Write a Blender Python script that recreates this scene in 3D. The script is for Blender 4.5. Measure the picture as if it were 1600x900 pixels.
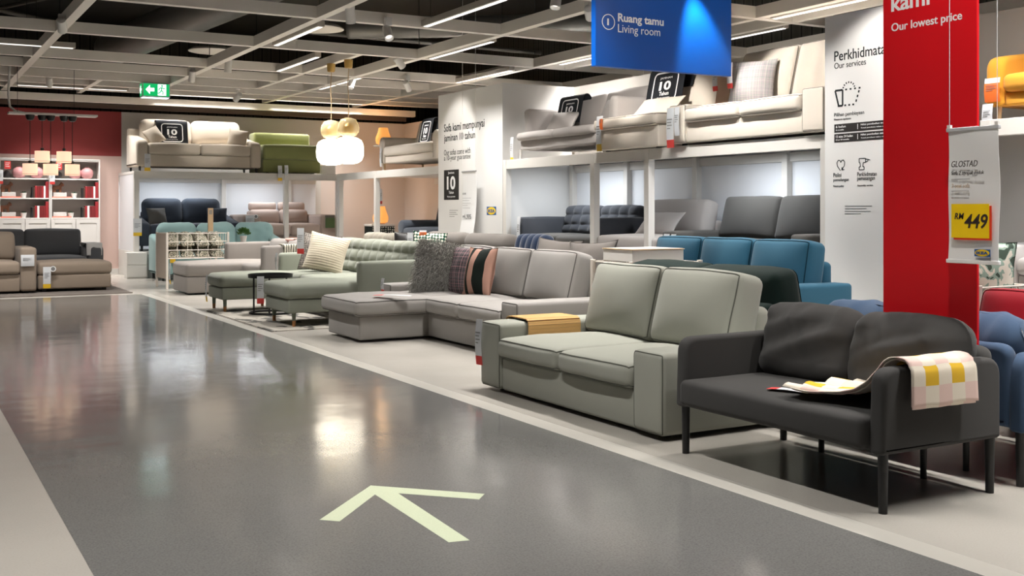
import bpy, bmesh, math, random
from mathutils import Vector, Matrix, noise

random.seed(7)
PI = math.pi
R = math.radians
for o in list(bpy.data.objects):
    bpy.data.objects.remove(o)
SC = bpy.context.scene
COL = SC.collection

# ------------------------------------------------------------------ camera
cam_d = bpy.data.cameras.new('camera')
cam_d.sensor_width = 36.0
cam_d.lens = 1709.0 / 1600.0 * 36.0
cam_d.shift_y = -122.0 / 1600.0
cam_d.clip_start = 0.05
cam = bpy.data.objects.new('camera', cam_d)
COL.objects.link(cam)
cam.location = (0, 0, 1.17)
cam.rotation_euler = (R(90), 0, -math.atan(974.0 / 1709.0))
SC.camera = cam

# ------------------------------------------------------------------ world, exposure
w = bpy.data.worlds.new('world')
SC.world = w
w.use_nodes = True
w.node_tree.nodes['Background'].inputs[0].default_value = (0.9, 0.92, 1.0, 1)
w.node_tree.nodes['Background'].inputs[1].default_value = 0.05
SC.view_settings.view_transform = 'Standard'
SC.view_settings.look = 'None'
SC.view_settings.gamma = 1.0
SC.view_settings.use_curve_mapping = False
SC.view_settings.exposure = 0.62
WARM = (1.0, 0.95, 0.89)
NEUT = (1.0, 0.97, 0.93)
COOL = (0.90, 0.95, 1.0)
STRIP_W = 40.0        # one ceiling strip light, watts
SPOT_W = 130.0        # one track spotlight, watts
SHELF_W = 14.0        # one light under a rack deck


# ------------------------------------------------------------------ materials
def lin(c):
    c = c / 255.0
    return c / 12.92 if c <= 0.04045 else ((c + 0.055) / 1.055) ** 2.4


def rgb(r, g, b):
    return (lin(r), lin(g), lin(b), 1.0)


MATS = {}


def _new(name):
    m = bpy.data.materials.new(name)
    m.use_nodes = True
    nt = m.node_tree
    return m, nt, nt.nodes['Principled BSDF']


def plain(name, col, rough=0.5, metal=0.0, spec=0.5, emit=None, es=0.0, alpha=None, trans=None):
    if name in MATS:
        return MATS[name]
    m, nt, b = _new(name)
    b.inputs['Base Color'].default_value = col
    b.inputs['Roughness'].default_value = rough
    b.inputs['Metallic'].default_value = metal
    b.inputs['Specular IOR Level'].default_value = spec
    if emit:
        b.inputs['Emission Color'].default_value = emit
        b.inputs['Emission Strength'].default_value = es
    if trans is not None:
        b.inputs['Transmission Weight'].default_value = trans
    # faint procedural unevenness so that no surface is dead flat
    tc = nt.nodes.new('ShaderNodeTexCoord')
    nz = nt.nodes.new('ShaderNodeTexNoise')
    nz.inputs['Scale'].default_value = 6.0
    nz.inputs['Detail'].default_value = 4.0
    nt.links.new(tc.outputs['Object'], nz.inputs['Vector'])
    mr = nt.nodes.new('ShaderNodeMapRange')
    mr.inputs['To Min'].default_value = max(0.0, rough - 0.05)
    mr.inputs['To Max'].default_value = min(1.0, rough + 0.05)
    nt.links.new(nz.outputs['Fac'], mr.inputs['Value'])
    nt.links.new(mr.outputs['Result'], b.inputs['Roughness'])
    MATS[name] = m
    return m


def fabric(name, col, weave=420.0, var=0.10, bump=0.35, sheen=0.15, rough=0.9):
    if name in MATS:
        return MATS[name]
    m, nt, b = _new(name)
    N = nt.nodes
    L = nt.links
    tc = N.new('ShaderNodeTexCoord')
    n1 = N.new('ShaderNodeTexNoise')
    n1.inputs['Scale'].default_value = weave
    n1.inputs['Detail'].default_value = 2.0
    L.new(tc.outputs['Object'], n1.inputs['Vector'])
    n2 = N.new('ShaderNodeTexNoise')
    n2.inputs['Scale'].default_value = 5.0
    n2.inputs['Detail'].default_value = 4.0
    L.new(tc.outputs['Object'], n2.inputs['Vector'])
    mx = N.new('ShaderNodeMix')
    mx.data_type = 'RGBA'
    mx.inputs[6].default_value = tuple(c * (1 - var) for c in col[:3]) + (1,)
    mx.inputs[7].default_value = tuple(min(1, c * (1 + var)) for c in col[:3]) + (1,)
    ad = N.new('ShaderNodeMath')
    ad.operation = 'MULTIPLY_ADD'
    ad.inputs[1].default_value = 0.5
    L.new(n1.outputs['Fac'], ad.inputs[0])
    ml = N.new('ShaderNodeMath')
    ml.operation = 'MULTIPLY'
    ml.inputs[1].default_value = 0.5
    L.new(n2.outputs['Fac'], ml.inputs[0])
    L.new(ml.outputs[0], ad.inputs[2])
    L.new(ad.outputs[0], mx.inputs[0])
    L.new(mx.outputs[2], b.inputs['Base Color'])
    b.inputs['Roughness'].default_value = rough
    b.inputs['Specular IOR Level'].default_value = 0.15
    b.inputs['Sheen Weight'].default_value = sheen
    b.inputs['Sheen Roughness'].default_value = 0.5
    bp = N.new('ShaderNodeBump')
    bp.inputs['Strength'].default_value = bump
    bp.inputs['Distance'].default_value = 0.0015
    L.new(n1.outputs['Fac'], bp.inputs['Height'])
    L.new(bp.outputs['Normal'], b.inputs['Normal'])
    MATS[name] = m
    return m


def node_mat(name, build, rough=0.9, spec=0.2):
    """build(nt, texcoord) returns the socket that gives the base colour"""
    if name in MATS:
        return MATS[name]
    m, nt, b = _new(name)
    tc = nt.nodes.new('ShaderNodeTexCoord')
    nt.links.new(build(nt, tc), b.inputs['Base Color'])
    b.inputs['Roughness'].default_value = rough
    b.inputs['Specular IOR Level'].default_value = spec
    MATS[name] = m
    return m


def ramp(nt, fac, stops, interp='CONSTANT'):
    r = nt.nodes.new('ShaderNodeValToRGB')
    cr = r.color_ramp
    cr.interpolation = interp
    while len(cr.elements) < len(stops):
        cr.elements.new(0.5)
    for e, (p, c) in zip(cr.elements, stops):
        e.position = p
        e.color = c
    nt.links.new(fac, r.inputs[0])
    return r.outputs[0]


def floor_mat(name, col, rough, var=0.06, speck=0.0, wave=0.02):
    m, nt, b = _new(name)
    N = nt.nodes
    L = nt.links
    tc = N.new('ShaderNodeTexCoord')
    big = N.new('ShaderNodeTexNoise')
    big.inputs['Scale'].default_value = 0.7
    big.inputs['Detail'].default_value = 6.0
    L.new(tc.outputs['Object'], big.inputs['Vector'])
    sp = N.new('ShaderNodeTexNoise')
    sp.inputs['Scale'].default_value = 130.0
    sp.inputs['Detail'].default_value = 2.0
    L.new(tc.outputs['Object'], sp.inputs['Vector'])
    c1 = ramp(nt, big.outputs['Fac'], [(0.3, tuple(c * (1 - var) for c in col[:3]) + (1,)), (0.7, tuple(c * (1 + var) for c in col[:3]) + (1,))], 'LINEAR')
    c2 = ramp(nt, sp.outputs['Fac'], [(0.30, (1 - speck,) * 3 + (1,)), (0.5, (1, 1, 1, 1)), (0.72, (1 + speck * .6,) * 3 + (1,))], 'LINEAR')
    mx = N.new('ShaderNodeMix')
    mx.data_type = 'RGBA'
    mx.blend_type = 'MULTIPLY'
    mx.inputs[0].default_value = 1.0
    L.new(c1, mx.inputs[6])
    L.new(c2, mx.inputs[7])
    L.new(mx.outputs[2], b.inputs['Base Color'])
    mr = N.new('ShaderNodeMapRange')
    mr.inputs['From Min'].default_value = 0.3
    mr.inputs['From Max'].default_value = 0.7
    mr.inputs['To Min'].default_value = rough * 0.75
    mr.inputs['To Max'].default_value = rough * 1.3
    L.new(big.outputs['Fac'], mr.inputs['Value'])
    L.new(mr.outputs['Result'], b.inputs['Roughness'])
    wv = N.new('ShaderNodeTexNoise')
    wv.inputs['Scale'].default_value = 2.2
    wv.inputs['Detail'].default_value = 2.0
    L.new(tc.outputs['Object'], wv.inputs['Vector'])
    bp = N.new('ShaderNodeBump')
    bp.inputs['Strength'].default_value = wave
    bp.inputs['Distance'].default_value = 0.05
    L.new(wv.outputs['Fac'], bp.inputs['Height'])
    L.new(bp.outputs['Normal'], b.inputs['Normal'])
    b.inputs['Specular IOR Level'].default_value = 0.5
    MATS[name] = m
    return m


# ------------------------------------------------------------------ mesh helpers
class MB:
    def __init__(s):
        s.v = []
        s.f = []
        s.uv = None

    def add(s, vs, fs):
        o = len(s.v)
        s.v += [tuple(v) for v in vs]
        s.f += [tuple(i + o for i in f) for f in fs]
        return s


def obj(name, mb, mat, parent=None, loc=(0, 0, 0), rot=(0, 0, 0), smooth=True, fix=True, sharp=40):
    me = bpy.data.meshes.new(name)
    me.from_pydata(mb.v, [], mb.f)
    if fix:
        bm = bmesh.new()
        bm.from_mesh(me)
        bmesh.ops.recalc_face_normals(bm, faces=bm.faces)
        bm.to_mesh(me)
        bm.free()
    if mb.uv:
        lay = me.uv_layers.new(name='UVMap')
        for lp in me.loops:
            lay.data[lp.index].uv = mb.uv[lp.vertex_index]
    me.polygons.foreach_set('use_smooth', [smooth] * len(me.polygons))
    if smooth and sharp:
        me.set_sharp_from_angle(angle=R(sharp))
    me.materials.append(mat)
    me.update()
    o = bpy.data.objects.new(name, me)
    COL.objects.link(o)
    o.location = loc
    o.rotation_euler = rot
    if parent:
        o.parent = parent
    return o


def tag(o, label, cat, group=None):
    o['label'] = label
    o['category'] = cat
    if group:
        o['group'] = group
    return o


def thing(name, label, cat, loc=(0, 0, 0), rz=0.0, group=None):
    o = bpy.data.objects.new(name, None)
    o.empty_display_size = 0.1
    COL.objects.link(o)
    o.location = loc
    o.rotation_euler = (0, 0, rz)
    return tag(o, label, cat, group)


def struct(name, mb, mat, loc=(0, 0, 0), smooth=False):
    o = obj(name, mb, mat, loc=loc, smooth=smooth)
    o['kind'] = 'structure'
    return o


def copy_thing(src, loc, rz, label, group=None):
    r = src.copy()
    COL.objects.link(r)
    r.location = loc
    r.rotation_euler = (0, 0, rz)
    r['label'] = label
    if group:
        r['group'] = group
    for ch in list(src.children):
        c = ch.copy()
        COL.objects.link(c)
        c.parent = r
        for g in list(ch.children):
            d = g.copy()
            COL.objects.link(d)
            d.parent = c
    return r


def box(mb, x0, x1, y0, y1, z0, z1, bev=0.0):
    if bev <= 0:
        vs = [(x, y, z) for x in (x0, x1) for y in (y0, y1) for z in (z0, z1)]
        mb.add(vs, [(0, 1, 3, 2), (4, 6, 7, 5), (0, 4, 5, 1), (2, 3, 7, 6), (0, 2, 6, 4), (1, 5, 7, 3)])
        return mb
    soft(mb, ((x0 + x1) / 2, (y0 + y1) / 2, (z0 + z1) / 2), (x1 - x0, y1 - y0, z1 - z0), bev, n=(1, 1, 1), es=1)
    return mb


def _axis(a, r, m, es):
    if es == 1:
        pts = [-a, -a + r]
    else:
        pts = [-a, -a + r * 0.586, -a + r]
    inner = [-a + r + (2 * a - 2 * r) * i / m for i in range(1, m)]
    return pts + inner + [-p for p in reversed(pts)]


def soft_fn(size, r, crown=(0, 0, 0, 0), wr=0.0, ws=6.0, fn=None, seed=0.0):
    """maps a point on the cube surface to the rounded, puffed cushion surface.
    crown = bulge of (sides x, front/back y, top, bottom)"""
    a, b, c = size[0] / 2, size[1] / 2, size[2] / 2
    r = min(r, a * .98, b * .98, c * .98)

    def f(p):
        x, y, z = p
        q = (max(-a + r, min(a - r, x)), max(-b + r, min(b - r, y)), max(-c + r, min(c - r, z)))
        d = Vector((x - q[0], y - q[1], z - q[2]))
        if d.length > 1e-9:
            d.normalize()
        px, py, pz = q[0] + d.x * r, q[1] + d.y * r, q[2] + d.z * r
        u, v, t = px / a, py / b, pz / c
        wu, wv, wt = max(0, 1 - abs(u) ** 2.6), max(0, 1 - abs(v) ** 2.6), max(0, 1 - abs(t) ** 2.6)
        px += crown[0] * u * wv * wt
        py += crown[1] * v * wu * wt
        pz += (crown[2] if t > 0 else crown[3]) * t * wu * wv
        if wr:
            n = noise.noise_vector(Vector((px * ws + seed, py * ws, pz * ws)))
            px += n.x * wr
            py += n.y * wr
            pz += n.z * wr
        if fn:
            px, py, pz = fn(px, py, pz, u, v, t)
        return (px, py, pz)
    return f, r


def soft(mb, cen, size, r, crown=(0, 0, 0, 0), n=(8, 8, 4), wr=0.0, ws=6.0, fn=None, es=2, seed=0.0):
    f, r = soft_fn(size, r, crown, wr, ws, fn, seed)
    a, b, c = size[0] / 2, size[1] / 2, size[2] / 2
    X, Y, Z = _axis(a, r, n[0], es), _axis(b, r, n[1], es), _axis(c, r, n[2], es)
    nx, ny, nz = len(X) - 1, len(Y) - 1, len(Z) - 1
    idx = {}
    vs = []
    fs = []

    def g(i, j, k):
        key = (i, j, k)
        if key not in idx:
            p = f((X[i], Y[j], Z[k]))
            idx[key] = len(vs)
            vs.append((p[0] + cen[0], p[1] + cen[1], p[2] + cen[2]))
        return idx[key]
    for k in (0, nz):
        for i in range(nx):
            for j in range(ny):
                q = (g(i, j, k), g(i + 1, j, k), g(i + 1, j + 1, k), g(i, j + 1, k))
                fs.append(q if k else q[::-1])
    for j in (0, ny):
        for i in range(nx):
            for k in range(nz):
                q = (g(i, j, k), g(i + 1, j, k), g(i + 1, j, k + 1), g(i, j, k + 1))
                fs.append(q[::-1] if j else q)
    for i in (0, nx):
        for j in range(ny):
            for k in range(nz):
                q = (g(i, j, k), g(i, j + 1, k), g(i, j + 1, k + 1), g(i, j, k + 1))
                fs.append(q if i else q[::-1])
    mb.add(vs, fs)
    return f


def tube(mb, pts, r, closed=False, n=8, caps=True):
    pts = [Vector(p) for p in pts]
    m = len(pts)
    rr = r if isinstance(r, (list, tuple)) else [r] * m
    vs = []
    up0 = None
    for i, p in enumerate(pts):
        if closed:
            t = pts[(i + 1) % m] - pts[i - 1]
        else:
            t = pts[min(i + 1, m - 1)] - pts[max(i - 1, 0)]
        if t.length < 1e-9:
            t = Vector((0, 0, 1))
        t.normalize()
        if up0 is None:
            up0 = Vector((0, 0, 1)) if abs(t.z) < .9 else Vector((1, 0, 0))
        s = t.cross(up0)
        if s.length < 1e-6:
            s = t.cross(Vector((0.3, 1, 0.2)))
        s.normalize()
        up0 = s.cross(t).normalized()
        for k in range(n):
            an = 2 * PI * k / n
            vs.append(p + s * math.cos(an) * rr[i] + up0 * math.sin(an) * rr[i])
    fs = []
    for i in range(m if closed else m - 1):
        j = (i + 1) % m
        for k in range(n):
            l = (k + 1) % n
            fs.append((i * n + k, i * n + l, j * n + l, j * n + k))
    if not closed and caps:
        fs.append(tuple(range(n - 1, -1, -1)))
        fs.append(tuple((m - 1) * n + k for k in range(n)))
    mb.add(vs, fs)
    return mb


def lathe(mb, prof, cen=(0, 0, 0), n=24):
    vs = []
    for (r, z) in prof:
        for k in range(n):
            a = 2 * PI * k / n
            vs.append((cen[0] + r * math.cos(a), cen[1] + r * math.sin(a), cen[2] + z))
    fs = []
    for i in range(len(prof) - 1):
        for k in range(n):
            l = (k + 1) % n
            fs.append((i * n + k, i * n + l, (i + 1) * n + l, (i + 1) * n + k))
    fs.append(tuple(range(n - 1, -1, -1)))
    fs.append(tuple((len(prof) - 1) * n + k for k in range(n)))
    mb.add(vs, fs)
    return mb


def rpoly(pts, rad, seg=6):
    """polygon with rounded corners; rad one number or one per corner"""
    out = []
    n = len(pts)
    for i in range(n):
        p0, p1, p2 = Vector(pts[i - 1]), Vector(pts[i]), Vector(pts[(i + 1) % n])
        r = rad[i] if isinstance(rad, (list, tuple)) else rad
        if r <= 0:
            out.append(tuple(p1))
            continue
        a = (p0 - p1).normalized()
        b = (p2 - p1).normalized()
        for k in range(seg + 1):
            t = k / seg
            s, e = p1 + a * r, p1 + b * r
            q = s * (1 - t) ** 2 + p1 * 2 * t * (1 - t) + e * t * t
            out.append(tuple(q))
    return out


def slab(mb, poly, t0, t1, bev, mp, seg=2):
    """extrude a 2-D outline from t0 to t1 with rounded rims; mp(a, b, t) gives the 3-D point"""
    n = len(poly)
    ca = sum(p[0] for p in poly) / n
    cb = sum(p[1] for p in poly) / n

    def inset(d):
        out = []
        for i in range(n):
            p0, p1, p2 = poly[i - 1], poly[i], poly[(i + 1) % n]
            tx, ty = p2[0] - p0[0], p2[1] - p0[1]
            l = math.hypot(tx, ty) or 1
            nx, ny = -ty / l, tx / l
            if nx * (ca - p1[0]) + ny * (cb - p1[1]) < 0:
                nx, ny = -nx, -ny
            out.append((p1[0] + nx * d, p1[1] + ny * d))
        return out
    rings = []
    for k in range(seg + 1):
        a = PI / 2 * k / seg
        rings.append((inset(bev * (1 - math.sin(a))), t0 + bev * (1 - math.cos(a))))
    for k in range(seg + 1):
        a = PI / 2 * (1 - k / seg)
        rings.append((inset(bev * (1 - math.sin(a))), t1 - bev * (1 - math.cos(a))))
    vs = [mp(p[0], p[1], t) for ring, t in rings for p in ring]
    fs = []
    m = len(rings)
    for i in range(m - 1):
        for k in range(n):
            l = (k + 1) % n
            fs.append((i * n + k, i * n + l, (i + 1) * n + l, (i + 1) * n + k))
    fs.append(tuple(range(n - 1, -1, -1)))
    fs.append(tuple((m - 1) * n + k for k in range(n)))
    mb.add(vs, fs)
    return mb


def sheet(mb, nu, nv, fn, th=0.004, uvf=None):
    """thin cloth: fn(u, v) -> point, thickened along its normal"""
    P = [[Vector(fn(i / nu, j / nv)) for j in range(nv + 1)] for i in range(nu + 1)]
    top = []
    bot = []
    uv = []
    for i in range(nu + 1):
        for j in range(nv + 1):
            du = P[min(i + 1, nu)][j] - P[max(i - 1, 0)][j]
            dv = P[i][min(j + 1, nv)] - P[i][max(j - 1, 0)]
            nn = du.cross(dv)
            if nn.length > 1e-12:
                nn.normalize()
            top.append(P[i][j] + nn * th / 2)
            bot.append(P[i][j] - nn * th / 2)
            uv.append(uvf(i / nu, j / nv) if uvf else (i / nu, j / nv))
    W = nv + 1
    N = len(top)
    fs = []
    for i in range(nu):
        for j in range(nv):
            a, b, c, d = i * W + j, (i + 1) * W + j, (i + 1) * W + j + 1, i * W + j + 1
            fs.append((a, b, c, d))
            fs.append((a + N, d + N, c + N, b + N))
    ring = [i * W for i in range(nu + 1)] + [nu * W + j for j in range(1, nv + 1)] + [i * W + nv for i in range(nu - 1, -1, -1)] + [j for j in range(nv - 1, 0, -1)]
    for k in range(len(ring)):
        a, b = ring[k], ring[(k + 1) % len(ring)]
        fs.append((a, a + N, b + N, b))
    mb.add(top + bot, fs)
    mb.uv = (mb.uv or []) + uv + uv
    return mb


def pillow(mb, w, h, t, n=18, pinch=0.07, wr=0.006, seed=0.0, fn=None):
    """square scatter cushion in the x-z plane with pointed corners, thickness along y"""
    vs = []
    fs = []
    W = n + 1
    for s in (-1, 1):
        for i in range(W):
            for j in range(W):
                u = -math.cos(PI * i / n)
                v = -math.cos(PI * j / n)
                u = .6 * u + .4 * (2 * i / n - 1)
                v = .6 * v + .4 * (2 * j / n - 1)
                th = t / 2 * (max(0, 1 - u * u) ** .62) * (max(0, 1 - v * v) ** .62)
                x = u * w / 2 * (1 - pinch * (1 - v * v))
                z = v * h / 2 * (1 - pinch * (1 - u * u))
                y = s * th
                nz = noise.noise_vector(Vector((x * 9 + seed, y * 9, z * 9)))
                e = min(1, th / t * 4)
                y += nz.y * wr * e * 1.5
                if fn:
                    y += s * fn(x, z, u, v) * e
                vs.append((x + nz.x * wr, y, z + nz.z * wr))
    N = W * W
    for i in range(n):
        for j in range(n):
            a, b, c, d = i * W + j, (i + 1) * W + j, (i + 1) * W + j + 1, i * W + j + 1
            fs.append((a, b, c, d))
            fs.append((a + N, d + N, c + N, b + N))
    ring = [i * W for i in range(W)] + [n * W + j for j in range(1, W)] + [i * W + n for i in range(n - 1, -1, -1)] + [j for j in range(n - 1, 0, -1)]
    for k in range(len(ring)):
        a, b = ring[k], ring[(k + 1) % len(ring)]
        fs.append((a, a + N, b + N, b))
    mb.add(vs, fs)
    return mb


FX = Matrix(((0, 0, -1), (-1, 0, 0), (0, 1, 0)))      # columns: text x -> -Y, text y -> Z, normal -> -X
FY = Matrix(((1, 0, 0), (0, 0, -1), (0, 1, 0)))       # text x -> X, text y -> Z, normal -> -Y
_TXT = {}


def text(body, w_, h_, org, frame, mat, parent, bold=0.0, shear=0.0, th=0.0015, name='lettering', align='L'):
    """lettering fitted to a w x h box whose lower left corner is org (parent space)"""
    key = (body, bold, shear)
    if key not in _TXT:
        cu = bpy.data.curves.new('lettering', 'FONT')
        cu.body = body
        cu.size = 1.0
        cu.offset = bold
        cu.shear = shear
        cu.resolution_u = 3
        cu.extrude = 0.5
        to = bpy.data.objects.new('lettering', cu)
        COL.objects.link(to)
        dg = bpy.context.evaluated_depsgraph_get()
        me = bpy.data.meshes.new_from_object(to.evaluated_get(dg))
        bpy.data.objects.remove(to)
        bpy.data.curves.remove(cu)
        _TXT[key] = ([v.co.copy() for v in me.vertices], [tuple(p.vertices) for p in me.polygons])
        bpy.data.meshes.remove(me)
    V, F = _TXT[key]
    x0, x1 = min(v.x for v in V), max(v.x for v in V)
    y0, y1 = min(v.y for v in V), max(v.y for v in V)
    mb = MB()
    sx, sy = w_ / (x1 - x0), h_ / (y1 - y0)
    mb.add([frame @ Vector(((v.x - x0) * sx, (v.y - y0) * sy, (v.z + .5) * th)) for v in V], F)
    return obj(name, mb, mat, parent, loc=org, smooth=False, fix=False)


def rect(mb, x0, x1, y0, y1, frame, org, t0=0.0, t1=0.001):
    pts = [frame @ Vector((x, y, t)) + Vector(org) for x in (x0, x1) for y in (y0, y1) for t in (t0, t1)]
    mb.add(pts, [(0, 1, 3, 2), (4, 6, 7, 5), (0, 4, 5, 1), (2, 3, 7, 6), (0, 2, 6, 4), (1, 5, 7, 3)])
    return mb


def flat(name, poly, frame, org, mat, parent, t0=0.0, t1=0.001):
    mb = MB()
    n = len(poly)
    vs = [frame @ Vector((p[0], p[1], t)) for t in (t0, t1) for p in poly]
    fs = [tuple(range(n)), tuple(range(2 * n - 1, n - 1, -1))] + [(i, (i + 1) % n, (i + 1) % n + n, i + n) for i in range(n)]
    mb.add(vs, fs)
    return obj(name, mb, mat, parent, loc=org, smooth=False)


def ring_poly(outer, inner):
    return outer, inner


# ------------------------------------------------------------------ palette
M_white = plain('white_lacquer', rgb(222, 219, 214), 0.45)
M_rack = plain('rack_white_metal', rgb(214, 210, 204), 0.5)
M_black = plain('black_metal', rgb(24, 24, 25), 0.4)
M_beam = plain('beam_grey', rgb(236, 229, 219), 0.6)
M_ink = plain('ink_black', rgb(24, 30, 32), 0.7)
M_inkg = plain('ink_grey', rgb(120, 120, 120), 0.8)
M_paper = plain('paper_white', rgb(232, 232, 232), 0.6)
M_tagw = plain('tag_white', rgb(205, 207, 210), 0.6)
M_red = plain('tag_red', rgb(206, 62, 58), 0.6)
M_yel = plain('tag_yellow', rgb(226, 184, 40), 0.6)
M_org = plain('tag_orange', rgb(232, 112, 44), 0.6)
M_logob = plain('logo_blue', rgb(20, 84, 150), 0.5)
M_logoy = plain('logo_yellow', rgb(240, 200, 30), 0.5)
M_txw = plain('letter_white', rgb(238, 238, 238), 0.5)
M_wood = plain('oak', rgb(176, 120, 70), 0.5)
M_pale = plain('pale_birch', rgb(206, 176, 138), 0.5)

# ================================================================== THE SETTING
M_floor = floor_mat('light_concrete', rgb(176, 171, 163), 0.22, 0.05, 0.04, 0.03)
M_path = floor_mat('dark_aisle_floor', rgb(112, 111, 109), 0.12, 0.05, 0.20, 0.055)
M_wall = plain('wall_paint_white', rgb(205, 202, 197), 0.75)
M_pillar = plain('pillar_paint_white', rgb(222, 221, 219), 0.7)
M_pinkw = plain('wall_paint_pink', rgb(216, 188, 178), 0.75)
M_alc = plain('wall_paint_blush', rgb(213, 201, 194), 0.75)
M_redw = plain('wall_paint_red', rgb(158, 64, 64), 0.75)
M_dark = plain('dark_deck', rgb(52, 51, 48), 0.85)


def corr(nt, tc, dr='Y'):
    wv = nt.nodes.new('ShaderNodeTexWave')
    wv.inputs['Scale'].default_value = 1.6
    wv.bands_direction = dr
    nt.links.new(tc.outputs['Object'], wv.inputs['Vector'])
    return ramp(nt, wv.outputs['Fac'], [(0, rgb(40, 40, 37)), (.08, rgb(84, 82, 75)), (.9, rgb(76, 74, 68))], 'LINEAR')


M_corr = node_mat('grey_wall_cladding', corr, 0.8)
M_corr2 = node_mat('grey_back_cladding', lambda nt, tc: corr(nt, tc, 'X'), 0.8)

m = MB()
box(m, -6, 11.2, -6, 23.6, -0.1, 0.0)
struct('floor', m, M_floor)
m = MB()
box(m, 0.57, 3.04, -6, 15.72, 0.0, 0.0015)
box(m, -6, 0.57, 12.4, 15.72, 0.0, 0.0015)
struct('aisle_path', m, M_path)
m = MB()
box(m, 3.04, 3.16, -6, 15.72, 0.0, 0.0012)
struct('trim_1', m, plain('pale_floor_strip', rgb(184, 180, 172), 0.3))

m = MB()
box(m, -6, 11.2, -6, 23.6, 4.9, 5.0)
struct('ceiling', m, M_dark)
m = MB()
box(m, 11.0, 11.2, -6, 23.6, 0, 4.9)
struct('wall_outer_right', m, M_corr)
m = MB()
box(m, -6, 11.0, 23.4, 23.6, 0, 4.9)
struct('wall_outer_back', m, M_corr2)
m = MB()
box(m, -6.1, -6, -6, 23.6, 0, 4.9)
struct('wall_left', m, plain('wall_paint_grey', rgb(120, 118, 114), .8))
m = MB()
box(m, -6, 11.0, -6.1, -6, 0, 4.9)
struct('wall_front', m, plain('wall_paint_grey', rgb(120, 118, 114), .8))

m = MB()
box(m, 3.74, 7.6, 21.15, 21.3, 0, 2.98)
struct('wall_back', m, M_wall)
m = MB()
box(m, -6, 3.74, 21.15, 21.3, 0, 2.16)
struct('wall_back_left_lower', m, M_pinkw)
m = MB()
box(m, -6, 3.74, 21.15, 21.3, 2.16, 2.98)
struct('wall_back_left_upper', m, M_redw)
m = MB()
box(m, 7.6, 9.6, 21.15, 21.3, 0, 2.98)
box(m, 9.45, 9.6, 13.9, 21.15, 0, 2.98)
struct('wall_alcove', m, M_alc)
m = MB()
box(m, 8.4, 8.55, 0.5, 12.98, 0, 2.90)
struct('wall_right', m, M_wall)
m = MB()
box(m, 7.25, 9.45, 12.98, 14.98, 0, 2.90)
struct('wall_pillar', m, M_pillar)
m = MB()
box(m, 7.15, 7.25, 5.62, 6.99, 0, 2.86)
struct('wall_services', m, M_pillar)
m = MB()
box(m, 1.6, 3.74, 21.12, 21.15, 0, 0.09)
struct('baseboard_back', m, M_white)

# open ceiling grid: each beam one piece of trim
ZC = 3.25
BW, BH = 0.10, 0.13
n_trim = 2
XB = [-5.2, -2.95, -0.6, 1.74, 4.08, 6.36, 8.22, 10.2]
YB = [-4.6, -2.3, 0.0, 2.2, 4.5, 6.75, 9.05, 11.4, 13.75, 16.1, 17.3, 18.5, 19.4, 20.2]
for x in XB:
    m = MB()
    box(m, x - BW / 2, x + BW / 2, -6, 20.9, ZC, ZC + BH)
    struct('trim_%d' % n_trim, m, M_beam)
    n_trim += 1
for y in YB:
    m = MB()
    for a, b in zip([-6] + XB, XB + [11.0]):
        box(m, a + (BW / 2 if a > -6 else 0), b - (BW / 2 if b < 11 else 0), y - BW / 2, y + BW / 2, ZC + .002, ZC + BH)
    struct('trim_%d' % n_trim, m, M_beam)
    n_trim += 1
# short joists inside the cells
for (x, y0, y1) in ((5.51, 13.8, 18.4), (8.75, 6.8, 13.7), (2.95, 18.55, 20.8)):
    m = MB()
    box(m, x - .04, x + .04, y0, y1, ZC + .003, ZC + BH - .01)
    struct('trim_%d' % n_trim, m, M_beam)
    n_trim += 1
m = MB()
box(m, 1.6, 9.4, 20.95, 21.05, 3.02, 3.10)
struct('trim_%d' % n_trim, m, plain('bronze_rail', rgb(96, 78, 66), 0.5))
n_trim += 1
m = MB()
box(m, -6, 9.4, 20.5, 20.62, 3.08, 3.2)
struct('trim_%d' % n_trim, m, M_beam)
n_trim += 1


# ------------------------------------------------------------------ lamps of the hall
def area(name, parent, loc, sx, sy, power, col, rot=(0, 0, 0), spread=None):
    d = bpy.data.lights.new(name, 'AREA')
    d.shape = 'RECTANGLE'
    d.size, d.size_y = sx, sy
    d.energy = power
    d.color = col
    if spread:
        d.spread = spread
    o = bpy.data.objects.new(name, d)
    COL.objects.link(o)
    o.location = loc
    o.rotation_euler = rot
    o.parent = parent
    return o


M_diff = plain('lit_diffuser', rgb(235, 235, 235), 0.5, emit=(1, .95, .9, 1), es=0.8)
M_hous = plain('lamp_housing', rgb(190, 182, 172), 0.5)


def strip(x, y, L, along, label, z=ZC + 0.01, k=1.0, col=NEUT):
    t = thing('ceiling_strip_light', label, 'ceiling light', (x, y, z), 0, 'strip lights in the ceiling grid')
    dx, dy = (0.045, L / 2) if along == 'y' else (L / 2, 0.045)
    m_ = MB()
    box(m_, -dx, dx, -dy, dy, 0.0, 0.07, 0.006)
    obj('housing', m_, M_hous, t, smooth=False)
    m_ = MB()
    n = int(L / 0.05)
    ex, ey = (0.026, L / 2 - .03) if along == 'y' else (L / 2 - .03, 0.026)
    box(m_, -ex, ex, -ey, ey, -0.006, 0.001)
    obj('diffuser', m_, M_diff, t, smooth=False)
    area('lamp', t, (0, 0, -0.012), 2 * ex, 2 * ey, STRIP_W * k, col, spread=R(100))
    return t


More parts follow.
